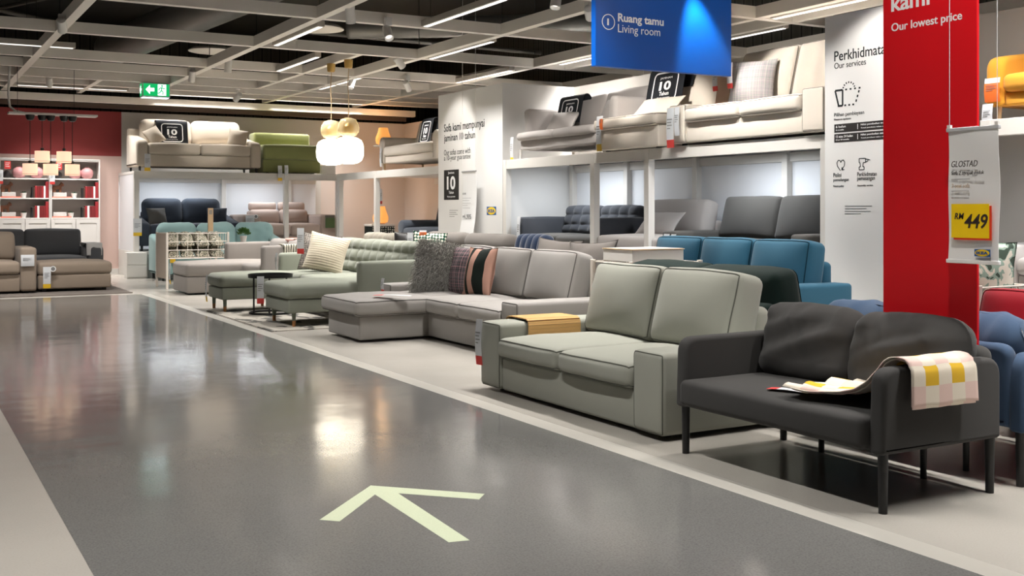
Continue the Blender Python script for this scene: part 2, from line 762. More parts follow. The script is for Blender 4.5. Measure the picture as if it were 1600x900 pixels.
def spot(loc, aim, label, k=1.0, col=WARM, cone=50, blend=.6, drop=0.0, group='track spotlights on the ceiling grid'):
    bx_ = min(XB, key=lambda q: abs(q - loc[0]))
    by_ = min(YB, key=lambda q: abs(q - loc[1]))
    if abs(bx_ - loc[0]) < abs(by_ - loc[1]):
        loc = (bx_ + (.085 if loc[0] > bx_ else -.085), loc[1], loc[2])
    else:
        loc = (loc[0], by_ + (.085 if loc[1] > by_ else -.085), loc[2])
    t = thing('track_spotlight', label, 'spotlight', loc, 0, group)
    d = (Vector(aim) - Vector(loc)).normalized()
    q = d.to_track_quat('-Z', 'Y').to_euler()
    m_ = MB()
    lathe(m_, [(0.022, .10), (0.046, .09), (0.05, .06), (0.052, -.09), (0.046, -.09), (0.04, -.05)], n=16)
    obj('head', m_, M_white, t, rot=q)
    m_ = MB()
    lathe(m_, [(0.002, -.052), (0.039, -.052), (.039, -.049), (0.002, -.049)], n=16)
    obj('lens', m_, M_diff, t, rot=q)
    m_ = MB()
    tube(m_, [(0, 0, 0.02), (0, 0, max(.06, ZC + .02 - loc[2]))], 0.012)
    box(m_, -.036, .036, -.036, .036, max(.06, ZC + .02 - loc[2]) - .04, max(.06, ZC + .02 - loc[2]) + .05)
    obj('bracket', m_, M_white, t, sharp=30)
    l = bpy.data.lights.new('lamp', 'SPOT')
    l.energy = SPOT_W * k
    l.color = col
    l.spot_size = R(cone)
    l.spot_blend = blend
    l.shadow_soft_size = 0.04
    lo = bpy.data.objects.new('lamp', l)
    COL.objects.link(lo)
    lo.parent = t
    lo.location = d * 0.10
    lo.rotation_euler = q
    return t


strips = [
    (4.28, 12.75, 1.7, 'y', 'strip light beside the beam above the green tufted sofa'),
    (5.32, 10.4, 1.9, 'y', 'strip light in the cell left of the pillar beams'),
    (6.52, 12.85, 1.9, 'y', 'strip light on the beam before the white pillar'),
    (8.12, 15.2, 1.9, 'y', 'long strip light above the alcove sofa'),
    (8.40, 12.4, 1.9, 'y', 'strip light above the grey sofa on the rack'),
    (8.42, 8.3, 1.4, 'y', 'strip light nearest the services panel'),
    (8.95, 10.3, 1.9, 'y', 'strip light above the back edge of the beige sofas'),
    (5.1, 15.2, 1.8, 'y', 'strip light beyond the glass pendants'),
    (6.5, 17.2, 1.9, 'y', 'far strip light before the alcove'),
    (1.3, 15.1, 1.6, 'x', 'strip light at the left over the aisle end'),
    (2.75, 20.0, 1.8, 'x', 'strip light in front of the red wall'),
    (5.1, 20.35, 1.9, 'x', 'strip light over the beige rack sofa', ZC + .01, .42),
    (7.3, 20.35, 1.9, 'x', 'strip light over the green rack sofa', ZC + .01, .55),
    (4.25, 6.9, 1.9, 'y', 'strip light above the green loveseat'),
    (4.25, 2.4, 1.9, 'y', 'strip light above the dark loveseat'),
    (6.55, 8.1, 1.9, 'y', 'strip light above the teal sofa'),
    (6.55, 4.6, 1.9, 'y', 'strip light above the red cushion'),
    (8.42, 4.3, 1.9, 'y', 'strip light above the yellow sofa'),
    (1.9, 4.2, 1.9, 'y', 'strip light above the floor arrow', ZC + .01, .75),
    (1.9, 9.5, 1.9, 'y', 'strip light above the middle of the aisle', ZC + .01, .75),
    (-1.2, 7.5, 1.9, 'y', 'strip light over the pale floor at the left', ZC + .01, 1.0),
    (-1.2, 2.5, 1.9, 'y', 'strip light over the pale floor near the viewer', ZC + .01, 1.25),
    (2.2, -1.5, 1.9, 'y', 'strip light behind the viewer'),
    (5.5, -1.5, 1.9, 'y', 'strip light behind the viewer at the right'),
    (-1.5, 13.0, 1.9, 'y', 'strip light over the left aisle branch'),
]
for s in strips:
    strip(*s)

spots = [
    ((1.55, 12.9, 3.2), (2.6, 17.2, 0.5), 'white spotlight clamped to the left beam', 1.0),
    ((4.14, 10.7, 3.2), (4.9, 12.0, 0.4), 'white spotlight hanging beside the middle beam', .9),
    ((4.85, 10.95, 3.15), (4.6, 9.0, 0.4), 'white spotlight turned right beside a bracket', .9),
    ((7.20, 15.7, 3.15), (8.2, 16.9, 2.1), 'small spotlight just left of the white pillar top', .7),
    ((6.55, 16.5, 3.2), (5.2, 15.5, 0.5), 'small round spotlight right of the glass pendants', .8),
    ((5.19, 18.6, 3.1), (4.9, 20.2, 2.3), 'upright white spotlight above the beige rack sofa', .2),
    ((3.68, 16.8, 3.2), (4.2, 18.7, 0.7), 'white spotlight hidden behind the exit sign beam', .8),
    ((6.1, 14.0, 3.2), (7.25, 14.3, 2.2), 'spotlight aimed at the white pillar lettering', .4),
    ((6.28, 5.7, 3.2), (7.15, 6.4, 2.3), 'spotlight aimed at the services panel', .7),
    ((2.9, 2.9, 3.2), (4.0, 3.35, 1.5), 'spotlight aimed at the red panel', .6),
    ((5.35, 4.6, 3.2), (5.4, 7.0, 2.95), 'spotlight aimed at the blue sign', .35),
    ((6.8, 8.6, 3.2), (7.9, 8.1, 2.4), 'spotlight aimed at the beige rack loveseat', .8),
    ((6.28, 9.4, 3.2), (7.8, 11.2, 2.3), 'spotlight aimed at the grey rack sofa', 1.0),
    ((6.7, 9.4, 3.2), (7.7, 10.0, 2.2), 'spotlight aimed at the beige rack chaise', .8),
    ((4.9, 5.8, 3.2), (4.1, 5.6, 0.6), 'spotlight over the backrests of the green loveseat', 1.0),
    ((4.9, 3.9, 3.2), (3.9, 3.6, 0.5), 'spotlight over the dark loveseat', .9),
    ((6.2, 3.0, 3.2), (7.5, 4.8, 2.2), 'spotlight aimed at the yellow sofa', .8),
    ((5.6, 7.4, 3.2), (6.2, 7.2, 0.7), 'spotlight over the teal sofa', .8),
    ((4.3, 15.4, 3.2), (4.0, 15.7, 0.4), 'spotlight over the far grey chaise', 1.1),
    ((2.2, 18.6, 3.2), (2.6, 20.8, 1.5), 'spotlight aimed at the white bookcase', .28),
    ((5.6, 8.6, 3.2), (4.8, 8.4, 0.5), 'spotlight over the grey corner sofa', .9),
]
for loc, aim, lab, k in spots:
    spot(loc, aim, lab, k)

# ducts and other plant above the grid
M_duct = plain('galvanised_duct', rgb(120, 118, 114), 0.45, metal=.5)


def duct(label, p0, p1, r):
    m_ = MB()
    p0, p1 = Vector(p0), Vector(p1)
    L = (p1 - p0).length
    n = int(L / .07)
    pts = [p0.lerp(p1, i / n) for i in range(n + 1)]
    tube(m_, pts, [r * (1 + (.03 if i % 2 else 0)) for i in range(n + 1)], n=20)
    tag(obj('ventilation_duct', m_, M_duct, sharp=0), label, 'duct')


duct('ribbed metal duct slanting over the exit sign', (3.1, 18.5, 3.75), (4.2, 11.2, 3.95), .26)
duct('second ribbed duct further along the ceiling', (4.3, 10.8, 3.95), (4.5, 7.6, 4.05), .26)
duct('dark round duct above the white pillar', (6.0, 15.5, 3.9), (9.3, 13.2, 3.9), .16)
for i, (x, y) in enumerate(((5.05, 14.2), (4.35, 17.0))):
    m = MB()
    lathe(m, [(.02, .06), (.30, .05), (.36, .01), (.36, 0), (.30, -.012), (.02, -.015)], (x, y, 3.62 + .0 * i), n=32)
    tag(obj('ceiling_speaker', m, M_beam), ['round grey ceiling disc above the glass pendants', 'round grey ceiling disc behind the middle beam'][i], 'speaker', 'ceiling discs')
for i, (x0, y0, x1, y1, z) in enumerate(((-2, 15.5, 3.0, 19.5, 4.2), (1.0, 19.8, 3.3, 14.5, 4.3), (-3, 12.2, 6, 12.5, 4.35), (5.0, 15.5, 9.5, 15.7, 3.8))):
    m = MB()
    tube(m, [(x0, y0, z), (x1, y1, z)], .035, n=8)
    tag(obj('ceiling_pipe', m, plain('dark_pipe', rgb(84, 80, 74), .6)), ['thin dark pipe slanting above the left beams', 'thin dark pipe crossing the first one', 'dark pipe running across the whole ceiling', 'dark pipe before the white pillar top'][i], 'pipe', 'pipes above the grid')
# suspension rods of the grid
rods = [(x, y) for x in XB[3:7] for y in YB[6:11]]
for i, (x, y) in enumerate(rods):
    m = MB()
    tube(m, [(x, y, ZC + BH), (x, y, 4.9)], .005, n=6)
    tag(obj('suspension_rod', m, M_black), 'thin dark rod holding a ceiling beam crossing', 'rod', 'rods that hold the ceiling grid')

# ================================================================== SOFA BUILDERS
SHADED_SEAMS = {}


def seam_mat(mat):  # piping colour darkened from the weave: shade along the seams painted in
    if mat.name not in SHADED_SEAMS:
        c = mat.node_tree.nodes
        base = [q for q in c if q.type == 'MIX'][0].inputs[6].default_value
        SHADED_SEAMS[mat.name] = fabric('seam_' + mat.name, tuple(v * .42 for v in base[:3]) + (1,), 300, .1, .2, .0)
    return SHADED_SEAMS[mat.name]


def piping(parent, f, size, axis, mat, r=0.0045, step=22):
    mat = seam_mat(mat)
    a, b, c = size[0] / 2, size[1] / 2, size[2] / 2

    def per(A, B):
        out = []
        for (p, q) in (((-A, -B), (A, -B)), ((A, -B), (A, B)), ((A, B), (-A, B)), ((-A, B), (-A, -B))):
            for k in range(step):
                t = k / step
                out.append((p[0] + (q[0] - p[0]) * t, p[1] + (q[1] - p[1]) * t))
        return out
    if axis == 'y-':
        pts = [f((p, -b, q)) for p, q in per(a, c)]
    elif axis == 'z+':
        pts = [f((p, q, c)) for p, q in per(a, b)]
    elif axis == 'z-':
        pts = [f((p, q, -c)) for p, q in per(a, b)]
    elif axis == 'x+':
        pts = [f((a, p, q)) for p, q in per(b, c)]
    mb = MB()
    tube(mb, pts, r, closed=True, n=6)
    return obj('piping', mb, mat, parent, sharp=0)


SEED = [0.0]


def cushion(name, size, mat, parent, loc, lean=0.0, r=.05, crown=(.01, .02, .02, .005), n=(9, 4, 8), wr=.005, ws=5.0, fn=None, pipe=None, pmat=None, rz=0.0):
    SEED[0] += 3.7
    mb = MB()
    f = soft(mb, (0, 0, 0), size, r, crown, n, wr, ws, fn, 2, SEED[0])
    o = obj(name, mb, mat, parent, loc, (-lean, 0, rz), sharp=0)
    if pipe:
        for ax in pipe:
            piping(o, f, size, ax, pmat or mat)
    return o


def tuft_fn(nx, nz, A):
    def fn(x, y, z, u, v, t):
        k = (abs(math.sin(PI * nx * (u + 1) / 2)) * abs(math.sin(PI * nz * (t + 1) / 2))) ** .45
        if v < 0.2:
            y -= A * (k - .6) * min(1, (0.2 - v))
        return x, y, z
    return fn


def leg(parent, x, y, h, mat, r0=.022, r1=.016, splay=0.0, sub=None):
    mb = MB()
    lathe(mb, [(r1, 0), (r0, h)], n=14)
    o = obj('leg', mb, mat, parent, (x, y, 0))
    if sub:
        s = MB()
        lathe(s, [(r1 + .001, 0), (r1 + .003, h * .42)], n=14)
        obj('leg_tip', s, sub, o)
    return o


def armrest(t, sgn, W, D, P, mat):
    aw, ah, cl = P['arm_w'], P['arm_h'], P['clear']
    xc = sgn * (W / 2 - aw / 2)
    st = P.get('arm', 'block')
    y0 = -D / 2 + P.get('arm_inset', 0)
    y1 = D / 2
    if st == 'block':
        size = (aw, y1 - y0, ah - cl)
        mb = MB()
        f = soft(mb, (0, 0, 0), size, P.get('arm_r', .03), (.004, .004, .006, 0), (3, 8, 4), .002, 4, es=2)
        o = obj('armrest', mb, mat, t, (xc, (y0 + y1) / 2, cl + (ah - cl) / 2), sharp=0)
        if P.get('pipe'):
            piping(o, f, size, 'y-', mat, .0035)
    elif st == 'roll':
        rr = aw * .5
        pts = [(-aw * .32, cl), (aw * .32, cl), (aw * .34, ah - 2.0 * rr)]
        for k in range(13):
            a = R(-35 + k * 250 / 12)
            pts.append((rr * math.cos(a), ah - rr + rr * math.sin(a)))
        pts.append((-aw * .34, ah - 2.0 * rr))
        mb = MB()
        slab(mb, pts, y0, y1, .035, lambda a, b, q: (a, q, b), 3)
        obj('armrest', mb, mat, t, (xc, 0, 0), sharp=60)
    elif st == 'slope':
        pts = rpoly([(y0, cl), (y1, cl), (y1, ah + .10), (y0 + .35, ah), (y0, ah - .05)], [.03, .03, .08, .15, .10])
        mb = MB()
        slab(mb, pts, -aw / 2, aw / 2, .045, lambda a, b, q: (q, a, b), 3)
        obj('armrest', mb, mat, t, (xc, 0, 0), sharp=60)
    elif st == 'shield':
        # tall flat cushion-like arm that leans outwards
        size = (aw, D * .8, ah - P['seat_h'] + .22)
        mb = MB()
        soft(mb, (0, 0, 0), size, .05, (.02, .0, .0, 0), (3, 9, 8), .004, 4)
        o = obj('armrest', mb, mat, t, (xc, y0 + D * .45, ah - size[2] / 2), (0, sgn * R(6), 0), sharp=0)


def sofa(name, label, W, D, loc, rz, P, cat='sofa', group=None):
    P = dict(dict(clear=.02, arm_w=.24, arm_h=.44, base_h=.24, seat_h=.36, ns=2, nb=2, back_h=.78, back_t=.2, frame_h=.6,
                  lean=R(13), pipe=False, legs=None, tuft=None, arms=(-1, 1), wr=.005, back_r=.06, seat_over=.02, base=True), **P)
    mat = P['mat']
    smat = P.get('seat_mat', mat)
    bmat = P.get('back_mat', mat)
    t = thing(name, label, cat, loc, rz, group)
    aw = P['arm_w']
    xl = -W / 2 + (aw if -1 in P['arms'] else 0)
    xr = W / 2 - (aw if 1 in P['arms'] else 0)
    cl = P['clear']
    # base
    mb = MB()
    soft(mb, (0, 0, 0), (xr - xl - .004, D - .04, P['base_h'] - cl), .018, (0, .003, 0, 0), (8, 6, 2), .0015, 4)
    obj('base', mb, mat, t, ((xl + xr) / 2, 0.0, cl + (P['base_h'] - cl) / 2), sharp=0)
    for s in P['arms']:
        armrest(t, s, W, D, P, mat)
    # back frame
    bt = P.get('frame_t', .12)
    mb = MB()
    fh = P['frame_h'] - P['base_h'] + .02
    soft(mb, (0, 0, 0), (xr - xl - .006 if not P.get('wide_back') else W - .01, bt, fh), min(.045, bt * .45), (0, .004, .005, 0), (8, 2, 5), .002, 4)
    obj('backrest', mb, mat, t, ((xl + xr) / 2 if not P.get('wide_back') else 0, D / 2 - bt / 2, P['base_h'] - .02 + fh / 2), sharp=0)
    # seat cushions
    ch = P.get('chaise')
    st = P['seat_h'] - P['base_h']
    sd = D - bt - .02
    ns = P['ns']
    cw = (xr - xl) / ns
    pp = ('z+', 'z-') if P['pipe'] else None
    for i in range(ns):
        x = xl + cw * (i + .5)
        if ch and ((ch[0] < 0 and i == 0) or (ch[0] > 0 and i == ns - 1)) and ch[3]:
            continue
        cushion('seat_cushion', (cw - .004, sd + P['seat_over'], st), smat, t, (x, -D / 2 + sd / 2 - P['seat_over'] / 2, P['base_h'] + st / 2),
                r=min(.045, st * .45), crown=(.004, .012, P.get('seat_crown', .028), .002), n=(10, 9, 3), wr=P['wr'] * .8, pipe=pp)
    if ch:
        sg, cwid, ext, own = ch[:4]
        cx = (xl + cwid / 2) if sg < 0 else (xr - cwid / 2)
        if len(ch) > 4:
            cx += ch[4]
        mb = MB()
        ci = P.get('chaise_in', .02)
        ln = ext + (.2 if not own else .3)
        y0 = -D / 2 - ext
        soft(mb, (0, 0, 0), (cwid - 2 * ci, ln - ci, P['base_h'] - cl), .018, (.002, .003, 0, 0), (5, 6, 2), .0015, 4)
        obj('chaise_base', mb, mat, t, (cx, y0 + ci + (ln - ci) / 2, cl + (P['base_h'] - cl) / 2), sharp=0)
        cl_len = ext + sd if own else ext + .12
        st2 = st + P.get('chaise_up', 0)
        cushion('chaise_cushion', (cwid, cl_len, st2), smat, t, (cx, y0 + cl_len / 2 - .01, P['base_h'] + st2 / 2 + .001),
                r=min(.045, st * .45), crown=(.006, .01, .03, .002), n=(8, 14, 3), wr=P['wr'] * .8, pipe=pp)
    # back cushions
    nb = P['nb']
    if nb:
        bw = (xr - xl) / nb
        bh = P['back_h'] - P['seat_h']
        T_ = P['back_t']
        fn = None
        n = (10, 3, 9)
        if P['tuft']:
            fn = tuft_fn(P['tuft'][0], P['tuft'][1], .04)
            n = (P['tuft'][0] * 8, 3, P['tuft'][1] * 8)
        for i in range(nb):
            x = xl + bw * (i + .5)
            cushion('back_cushion', (bw - .006, T_, bh + .03), bmat, t,
                    (x, D / 2 - bt - T_ / 2 + math.sin(P['lean']) * bh * .32, P['seat_h'] + bh / 2 + .0), P['lean'],
                    r=P['back_r'], crown=(.01, .045 if not P['tuft'] else .01, .012, .0), n=n, wr=P['wr'], ws=4.5, fn=fn, pipe=('y-',) if P['pipe'] else None)
    if P.get('head'):
        bw = (xr - xl) / nb
        for i in range(nb):
            cushion('headrest', (bw - .03, .12, .17), bmat, t, (xl + bw * (i + .5), D / 2 - .10, P['back_h'] + .085), R(6), r=.055, crown=(.0, .01, .0, .0), n=(8, 3, 3), wr=.002)
    if P['legs']:
        h, lm = P['legs'][:2]
        for sx in (-1, 1):
            for sy in (-1, 1):
                leg(t, sx * (W / 2 - .07), sy * (D / 2 - .08), h, lm, sub=P['legs'][2] if len(P['legs']) > 2 else None)
        if ch:
            sg, cwid, ext = ch[:3]
            cx = ((xl + cwid / 2) if sg < 0 else (xr - cwid / 2)) + (ch[4] if len(ch) > 4 else 0)
            for sx in (-1, 1):
                leg(t, cx + sx * (cwid / 2 - .08), -D / 2 - ext + .09, h, lm, sub=P['legs'][2] if len(P['legs']) > 2 else None)
    else:
        mb = MB()
        for sx in (-1, 1):
            for sy in (-1, 1):
                lathe(mb, [(.03, 0), (.03, cl + .01)], (sx * (W / 2 - .12), sy * (D / 2 - .12), 0), 10)
        obj('feet', mb, M_black, t)
    return t


def side_right(xf, xb, y0, y1, z=0.0):      # faces the aisle (-X)
    return dict(W=y1 - y0, D=xb - xf, loc=((xf + xb) / 2, (y0 + y1) / 2, z), rz=-PI / 2)


def side_away(xf, xb, y0, y1, z=0.0):       # faces +X, front at xb
    return dict(W=y1 - y0, D=xb - xf, loc=((xf + xb) / 2, (y0 + y1) / 2, z), rz=PI / 2)


def face_view(x0, x1, yf, yb, z=0.0):       # faces -Y
    return dict(W=x1 - x0, D=yb - yf, loc=((x0 + x1) / 2, (yf + yb) / 2, z), rz=0.0)


def glostad(label, loc, rz, mat, W=1.27, D=.77):
    """slim-armed two-seater on tubular legs"""
    t = thing('two_seat_sofa', label, 'sofa', loc, rz)
    zb = .24
    # seat: one long upholstered block
    mb = MB()
    soft(mb, (0, 0, 0), (W - .14, D - .06, .125), .03, (0, .008, .014, .0), (16, 8, 2), .0025, 5, seed=3)
    obj('seat', mb, mat, t, (0, -.045, zb + .0625), sharp=0)
    for s in (-1, 1):
        pts = rpoly([(-D / 2 + .02, zb - .012), (D / 2 - .05, zb - .012), (D / 2 - .05, .565), (-D / 2 + .03, .56)], [.02, .02, .085, .075], 8)
        mb = MB()
        slab(mb, pts, -.038, .038, .022, lambda a, b, q: (q, a, b), 4)
        obj('armrest', mb, mat, t, (s * (W / 2 - .038), 0, 0), sharp=70)
    pts = rpoly([(-W / 2 + .07, zb), (W / 2 - .07, zb), (W / 2 - .05, .60), (-W / 2 + .05, .60)], [.02, .02, .07, .07], 8)
    mb = MB()
    slab(mb, pts, D / 2 - .13, D / 2 - .05, .03, lambda a, b, q: (a, q + (b - .24) * .10, b), 3)
    obj('backrest', mb, mat, t, sharp=70)
    for s in (-1, 1):
        SEED[0] += 5.1
        sd = SEED[0]

        def fold(x, y, z, u, v, tt, s=s, sd=sd):
            # gathered creases running down from the top edge and the corners
            k = max(0, tt) ** 1.5 * .5 + max(0, u * s) ** 3 * .5
            a = noise.noise(Vector((x * 16 + z * 7 + sd, z * 3, 1.3)))
            b = noise.noise(Vector((x * 5 - z * 12 + sd, z * 6, 4.1)))
            y += (a * .05 * (k + .12) + b * .022) * (1 if v < 0 else .4)
            z += a * .006 * k
            x += b * .004
            return x, y, z
        cushion('back_cushion', (W / 2 - .075, .185, .385), mat, t, (s * (W / 4 - .035), D / 2 - .195, .52), R(17), r=.085, crown=(.016, .045, .012, .0),
                n=(26, 5, 22), wr=.006, ws=6, fn=fold)
    for sx in (-1, 1):
        for sy, yy in ((-1, -D / 2 + .06), (1, D / 2 - .08)):
            leg(t, sx * (W / 2 - .035), yy, zb + .01, M_black, .021, .017)
    for sx in (-.3, .3):
        leg(t, sx, D / 2 - .12, zb + .01, M_black, .016, .014)
    return t


# ================================================================== THE AISLE ROW
F_char = fabric('charcoal_weave', rgb(62, 61, 60), 500, .16, .3, .08)
F_sage = fabric('sage_weave', rgb(150, 151, 141), 450, .09, .35)
F_grey = fabric('warm_grey_weave', rgb(145, 141, 137), 450, .09, .35)
F_lgreen = fabric('dusty_green_weave', rgb(138, 141, 129), 450, .09, .3)
F_grey2 = fabric('mid_grey_weave', rgb(142, 136, 131), 450, .08, .3)
F_blue = fabric('denim_blue_weave', rgb(56, 74, 98), 500, .12, .3)
F_teal = fabric('teal_velvet', rgb(38, 84, 106), 300, .14, .15, .15, .8)
F_dkgreen = fabric('bottle_green_velvet', rgb(14, 32, 28), 300, .15, .15, .1, .8)
F_dgrey = fabric('dark_grey_weave', rgb(72, 70, 67), 450, .12, .3)
F_taupe = fabric('taupe_weave', rgb(112, 106, 101), 450, .1, .3)
F_navy = fabric('navy_velvet', rgb(24, 40, 66), 300, .15, .15, .4, .8)
F_stone = fabric('stone_weave', rgb(176, 170, 158), 450, .08, .3)
F_anth = fabric('anthracite_weave', rgb(66, 68, 73), 450, .13, .3)
F_cream = fabric('cream_weave', rgb(214, 204, 191), 450, .06, .3)
F_sand = fabric('sand_weave', rgb(186, 175, 160), 450, .07, .3)
F_lgrey = fabric('light_grey_weave', rgb(172, 166, 162), 450, .07, .3)
F_olive = fabric('olive_velvet', rgb(134, 138, 88), 300, .10, .15, .3, .8)
F_ivory = fabric('ivory_weave', rgb(214, 204, 192), 450, .06, .3)
F_slate = fabric('slate_blue_weave', rgb(78, 84, 94), 450, .12, .3)
F_aqua = fabric('aqua_cover', rgb(130, 158, 157), 400, .08, .3)
F_ink = fabric('ink_blue_weave', rgb(54, 60, 70), 450, .12, .3)
F_rose = fabric('rose_beige_weave', rgb(170, 152, 142), 450, .07, .3)
F_tan = fabric('tan_weave', rgb(144, 130, 116), 450, .08, .3)
F_yel = fabric('mustard_cotton', rgb(212, 150, 48), 450, .07, .3)
F_redf = fabric('red_cotton', rgb(150, 20, 34), 450, .1, .3)

glostad('charcoal two-seat sofa with slim arms and black legs, nearest in the row', (3.655, 3.555, 0), -PI / 2, F_char)
glostad('denim blue two-seat sofa with black legs behind the charcoal one and the red panel', (4.465, 3.555, 0), PI / 2, F_blue)

KIVIK = dict(arm_w=.255, arm_h=.445, base_h=.23, seat_h=.36, back_h=.795, back_t=.21, frame_h=.62, pipe=True, lean=R(14), seat_over=.025, clear=.025, back_r=.05)
sofa('two_seat_sofa', 'sage green two-seat sofa with wide block arms and seams coloured as if shaded', P=dict(KIVIK, mat=F_sage), **side_right(3.375, 4.35, 4.40, 6.345))
sofa('corner_sofa', 'warm grey corner sofa with a chaise and wide block arms', P=dict(KIVIK, mat=F_grey, ns=3, nb=3, chaise=(-1, .88, .70, False, .0), base_h=.235, seat_h=.375, chaise_in=.05),
     **side_right(4.235, 5.2, 7.36, 10.08))

# U-shaped tufted sofa: two chaises
LEGS = (.135, fabric('leg_cover_green', rgb(128, 134, 120), 400), M_wood)
u = sofa('chaise_sofa', 'dusty green tufted sofa with two chaises on wooden tipped legs',
         P=dict(mat=F_lgreen, arm_w=.11, arm_h=.635, arm_r=.035, clear=.135, base_h=.27, seat_h=.42, ns=3, nb=3, tuft=(4, 3), back_h=.80, back_t=.17, frame_h=.66, frame_t=.14, wide_back=True,
                legs=LEGS, chaise=(1, .80, .72, False, .06), chaise_in=.015, seat_crown=.015, arm_inset=.02), **side_right(4.14, 5.1, 10.42, 13.12, .009))
# second chaise at the far end
mb = MB()
soft(mb, (0, 0, 0), (.62, .95, .135), .018, (0, 0, 0, 0), (5, 6, 2), .0015, 4)
obj('chaise_base', mb, F_lgreen, u, (-.96, -.48 - .375, .2025), sharp=0)
cushion('chaise_cushion', (.64, 1.0, .15), F_lgreen, u, (-.96, -.48 - .37, .345), r=.06, crown=(.006, .01, .02, .0), n=(8, 12, 3), wr=.004)
for sx in (-1.2, -.72):
    leg(u, sx, -.48 - .80, .135, LEGS[1], sub=M_wood)
    leg(u, sx, -.48 - .22, .135, LEGS[1], sub=M_wood)

# far grey chaise sofa
sofa('chaise_sofa', 'mid grey chaise sofa with square arms beyond the tufted sofa',
     P=dict(mat=F_grey2, arm_w=.17, arm_h=.69, arm_r=.035, clear=.025, base_h=.245, seat_h=.43, ns=2, nb=2, back_h=.72, frame_h=.66, chaise=(-1, .86, .78, True, 0), chaise_in=.004, chaise_up=.0, wide_back=True),
     **side_right(4.33, 5.25, 14.25, 16.25))

# ================================================================== THE MIDDLE ROW
sofa('three_seat_sofa', 'teal velvet three-seat sofa before the services panel', P=dict(KIVIK, mat=F_teal, ns=3, nb=3, arm_w=.2, arm_h=.60, base_h=.28, seat_h=.45, back_h=.905, frame_h=.76, lean=R(10)), **side_right(5.55, 6.5, 6.06, 8.42))
sofa('two_seat_sofa', 'bottle green velvet sofa back to back with the sage green one', P=dict(KIVIK, mat=F_dkgreen, frame_h=.62, back_h=.80, arm_w=.2, lean=R(10)), **side_away(4.42, 5.36, 4.58, 6.46))
sofa('two_seat_sofa', 'taupe grey sofa with loose pillows left of the white bin', P=dict(mat=F_taupe, arm='slope', arm_w=.18, arm_h=.5, back_h=.76, nb=2, frame_h=.6), **side_right(5.6, 6.5, 8.5, 10.05))
sofa('armchair', 'navy blue tufted velvet armchair between taupe and rolled back sofas', P=dict(mat=F_navy, ns=1, nb=1, arm_w=.12, arm_h=.72, tuft=(5, 2), back_h=.88, back_t=.17, frame_h=.78, legs=(.15, M_wood), clear=.15, base_h=.3, seat_h=.43, wide_back=True, arms=(-1, 1)), cat='armchair', **side_right(5.65, 6.45, 10.12, 10.98))
roll = sofa('three_seat_sofa', 'grey brown sofa with a thick rolled headrest before the white pillar', P=dict(mat=F_taupe, arm_w=.2, arm_h=.6, back_h=.66, frame_h=.7, nb=2, wide_back=True), **side_right(5.6, 6.5, 11.05, 13.4))
for s in (-1, 1):
    cushion('headrest', (1.15, .24, .24), F_taupe, roll, (s * .585, .30, .765), 0, r=.115, crown=(.0, .0, .0, .0), n=(10, 3, 3), wr=.004)
sofa('two_seat_sofa', 'light stone tufted sofa behind the dusty green one', P=dict(mat=F_stone, arm_w=.12, arm_h=.6, tuft=(4, 3), back_h=.82, back_t=.17, frame_h=.7, legs=(.14, M_wood), clear=.14, base_h=.27, seat_h=.42, wide_back=True), **side_right(5.55, 6.4, 13.75, 15.45))

# second rack end of the row, right of the red panel
sofa('two_seat_sofa', 'red cotton sofa seen right of the red panel', P=dict(KIVIK, mat=F_redf, arm_w=.2, back_h=.69, frame_h=.55, clear=.2, base_h=.32, seat_h=.42, legs=(.205, M_black)), **side_right(4.95, 5.75, 2.7, 4.35))
sofa('two_seat_sofa', 'dark bottle green sofa beside the flower cushion', P=dict(KIVIK, mat=F_dkgreen, arm_w=.2, back_h=.84), **side_right(5.95, 6.8, 2.6, 4.32))

# ================================================================== DISPLAY RACKS
ZD = 1.845
M_panel = plain('rack_back_panel', rgb(228, 230, 234), 0.35)


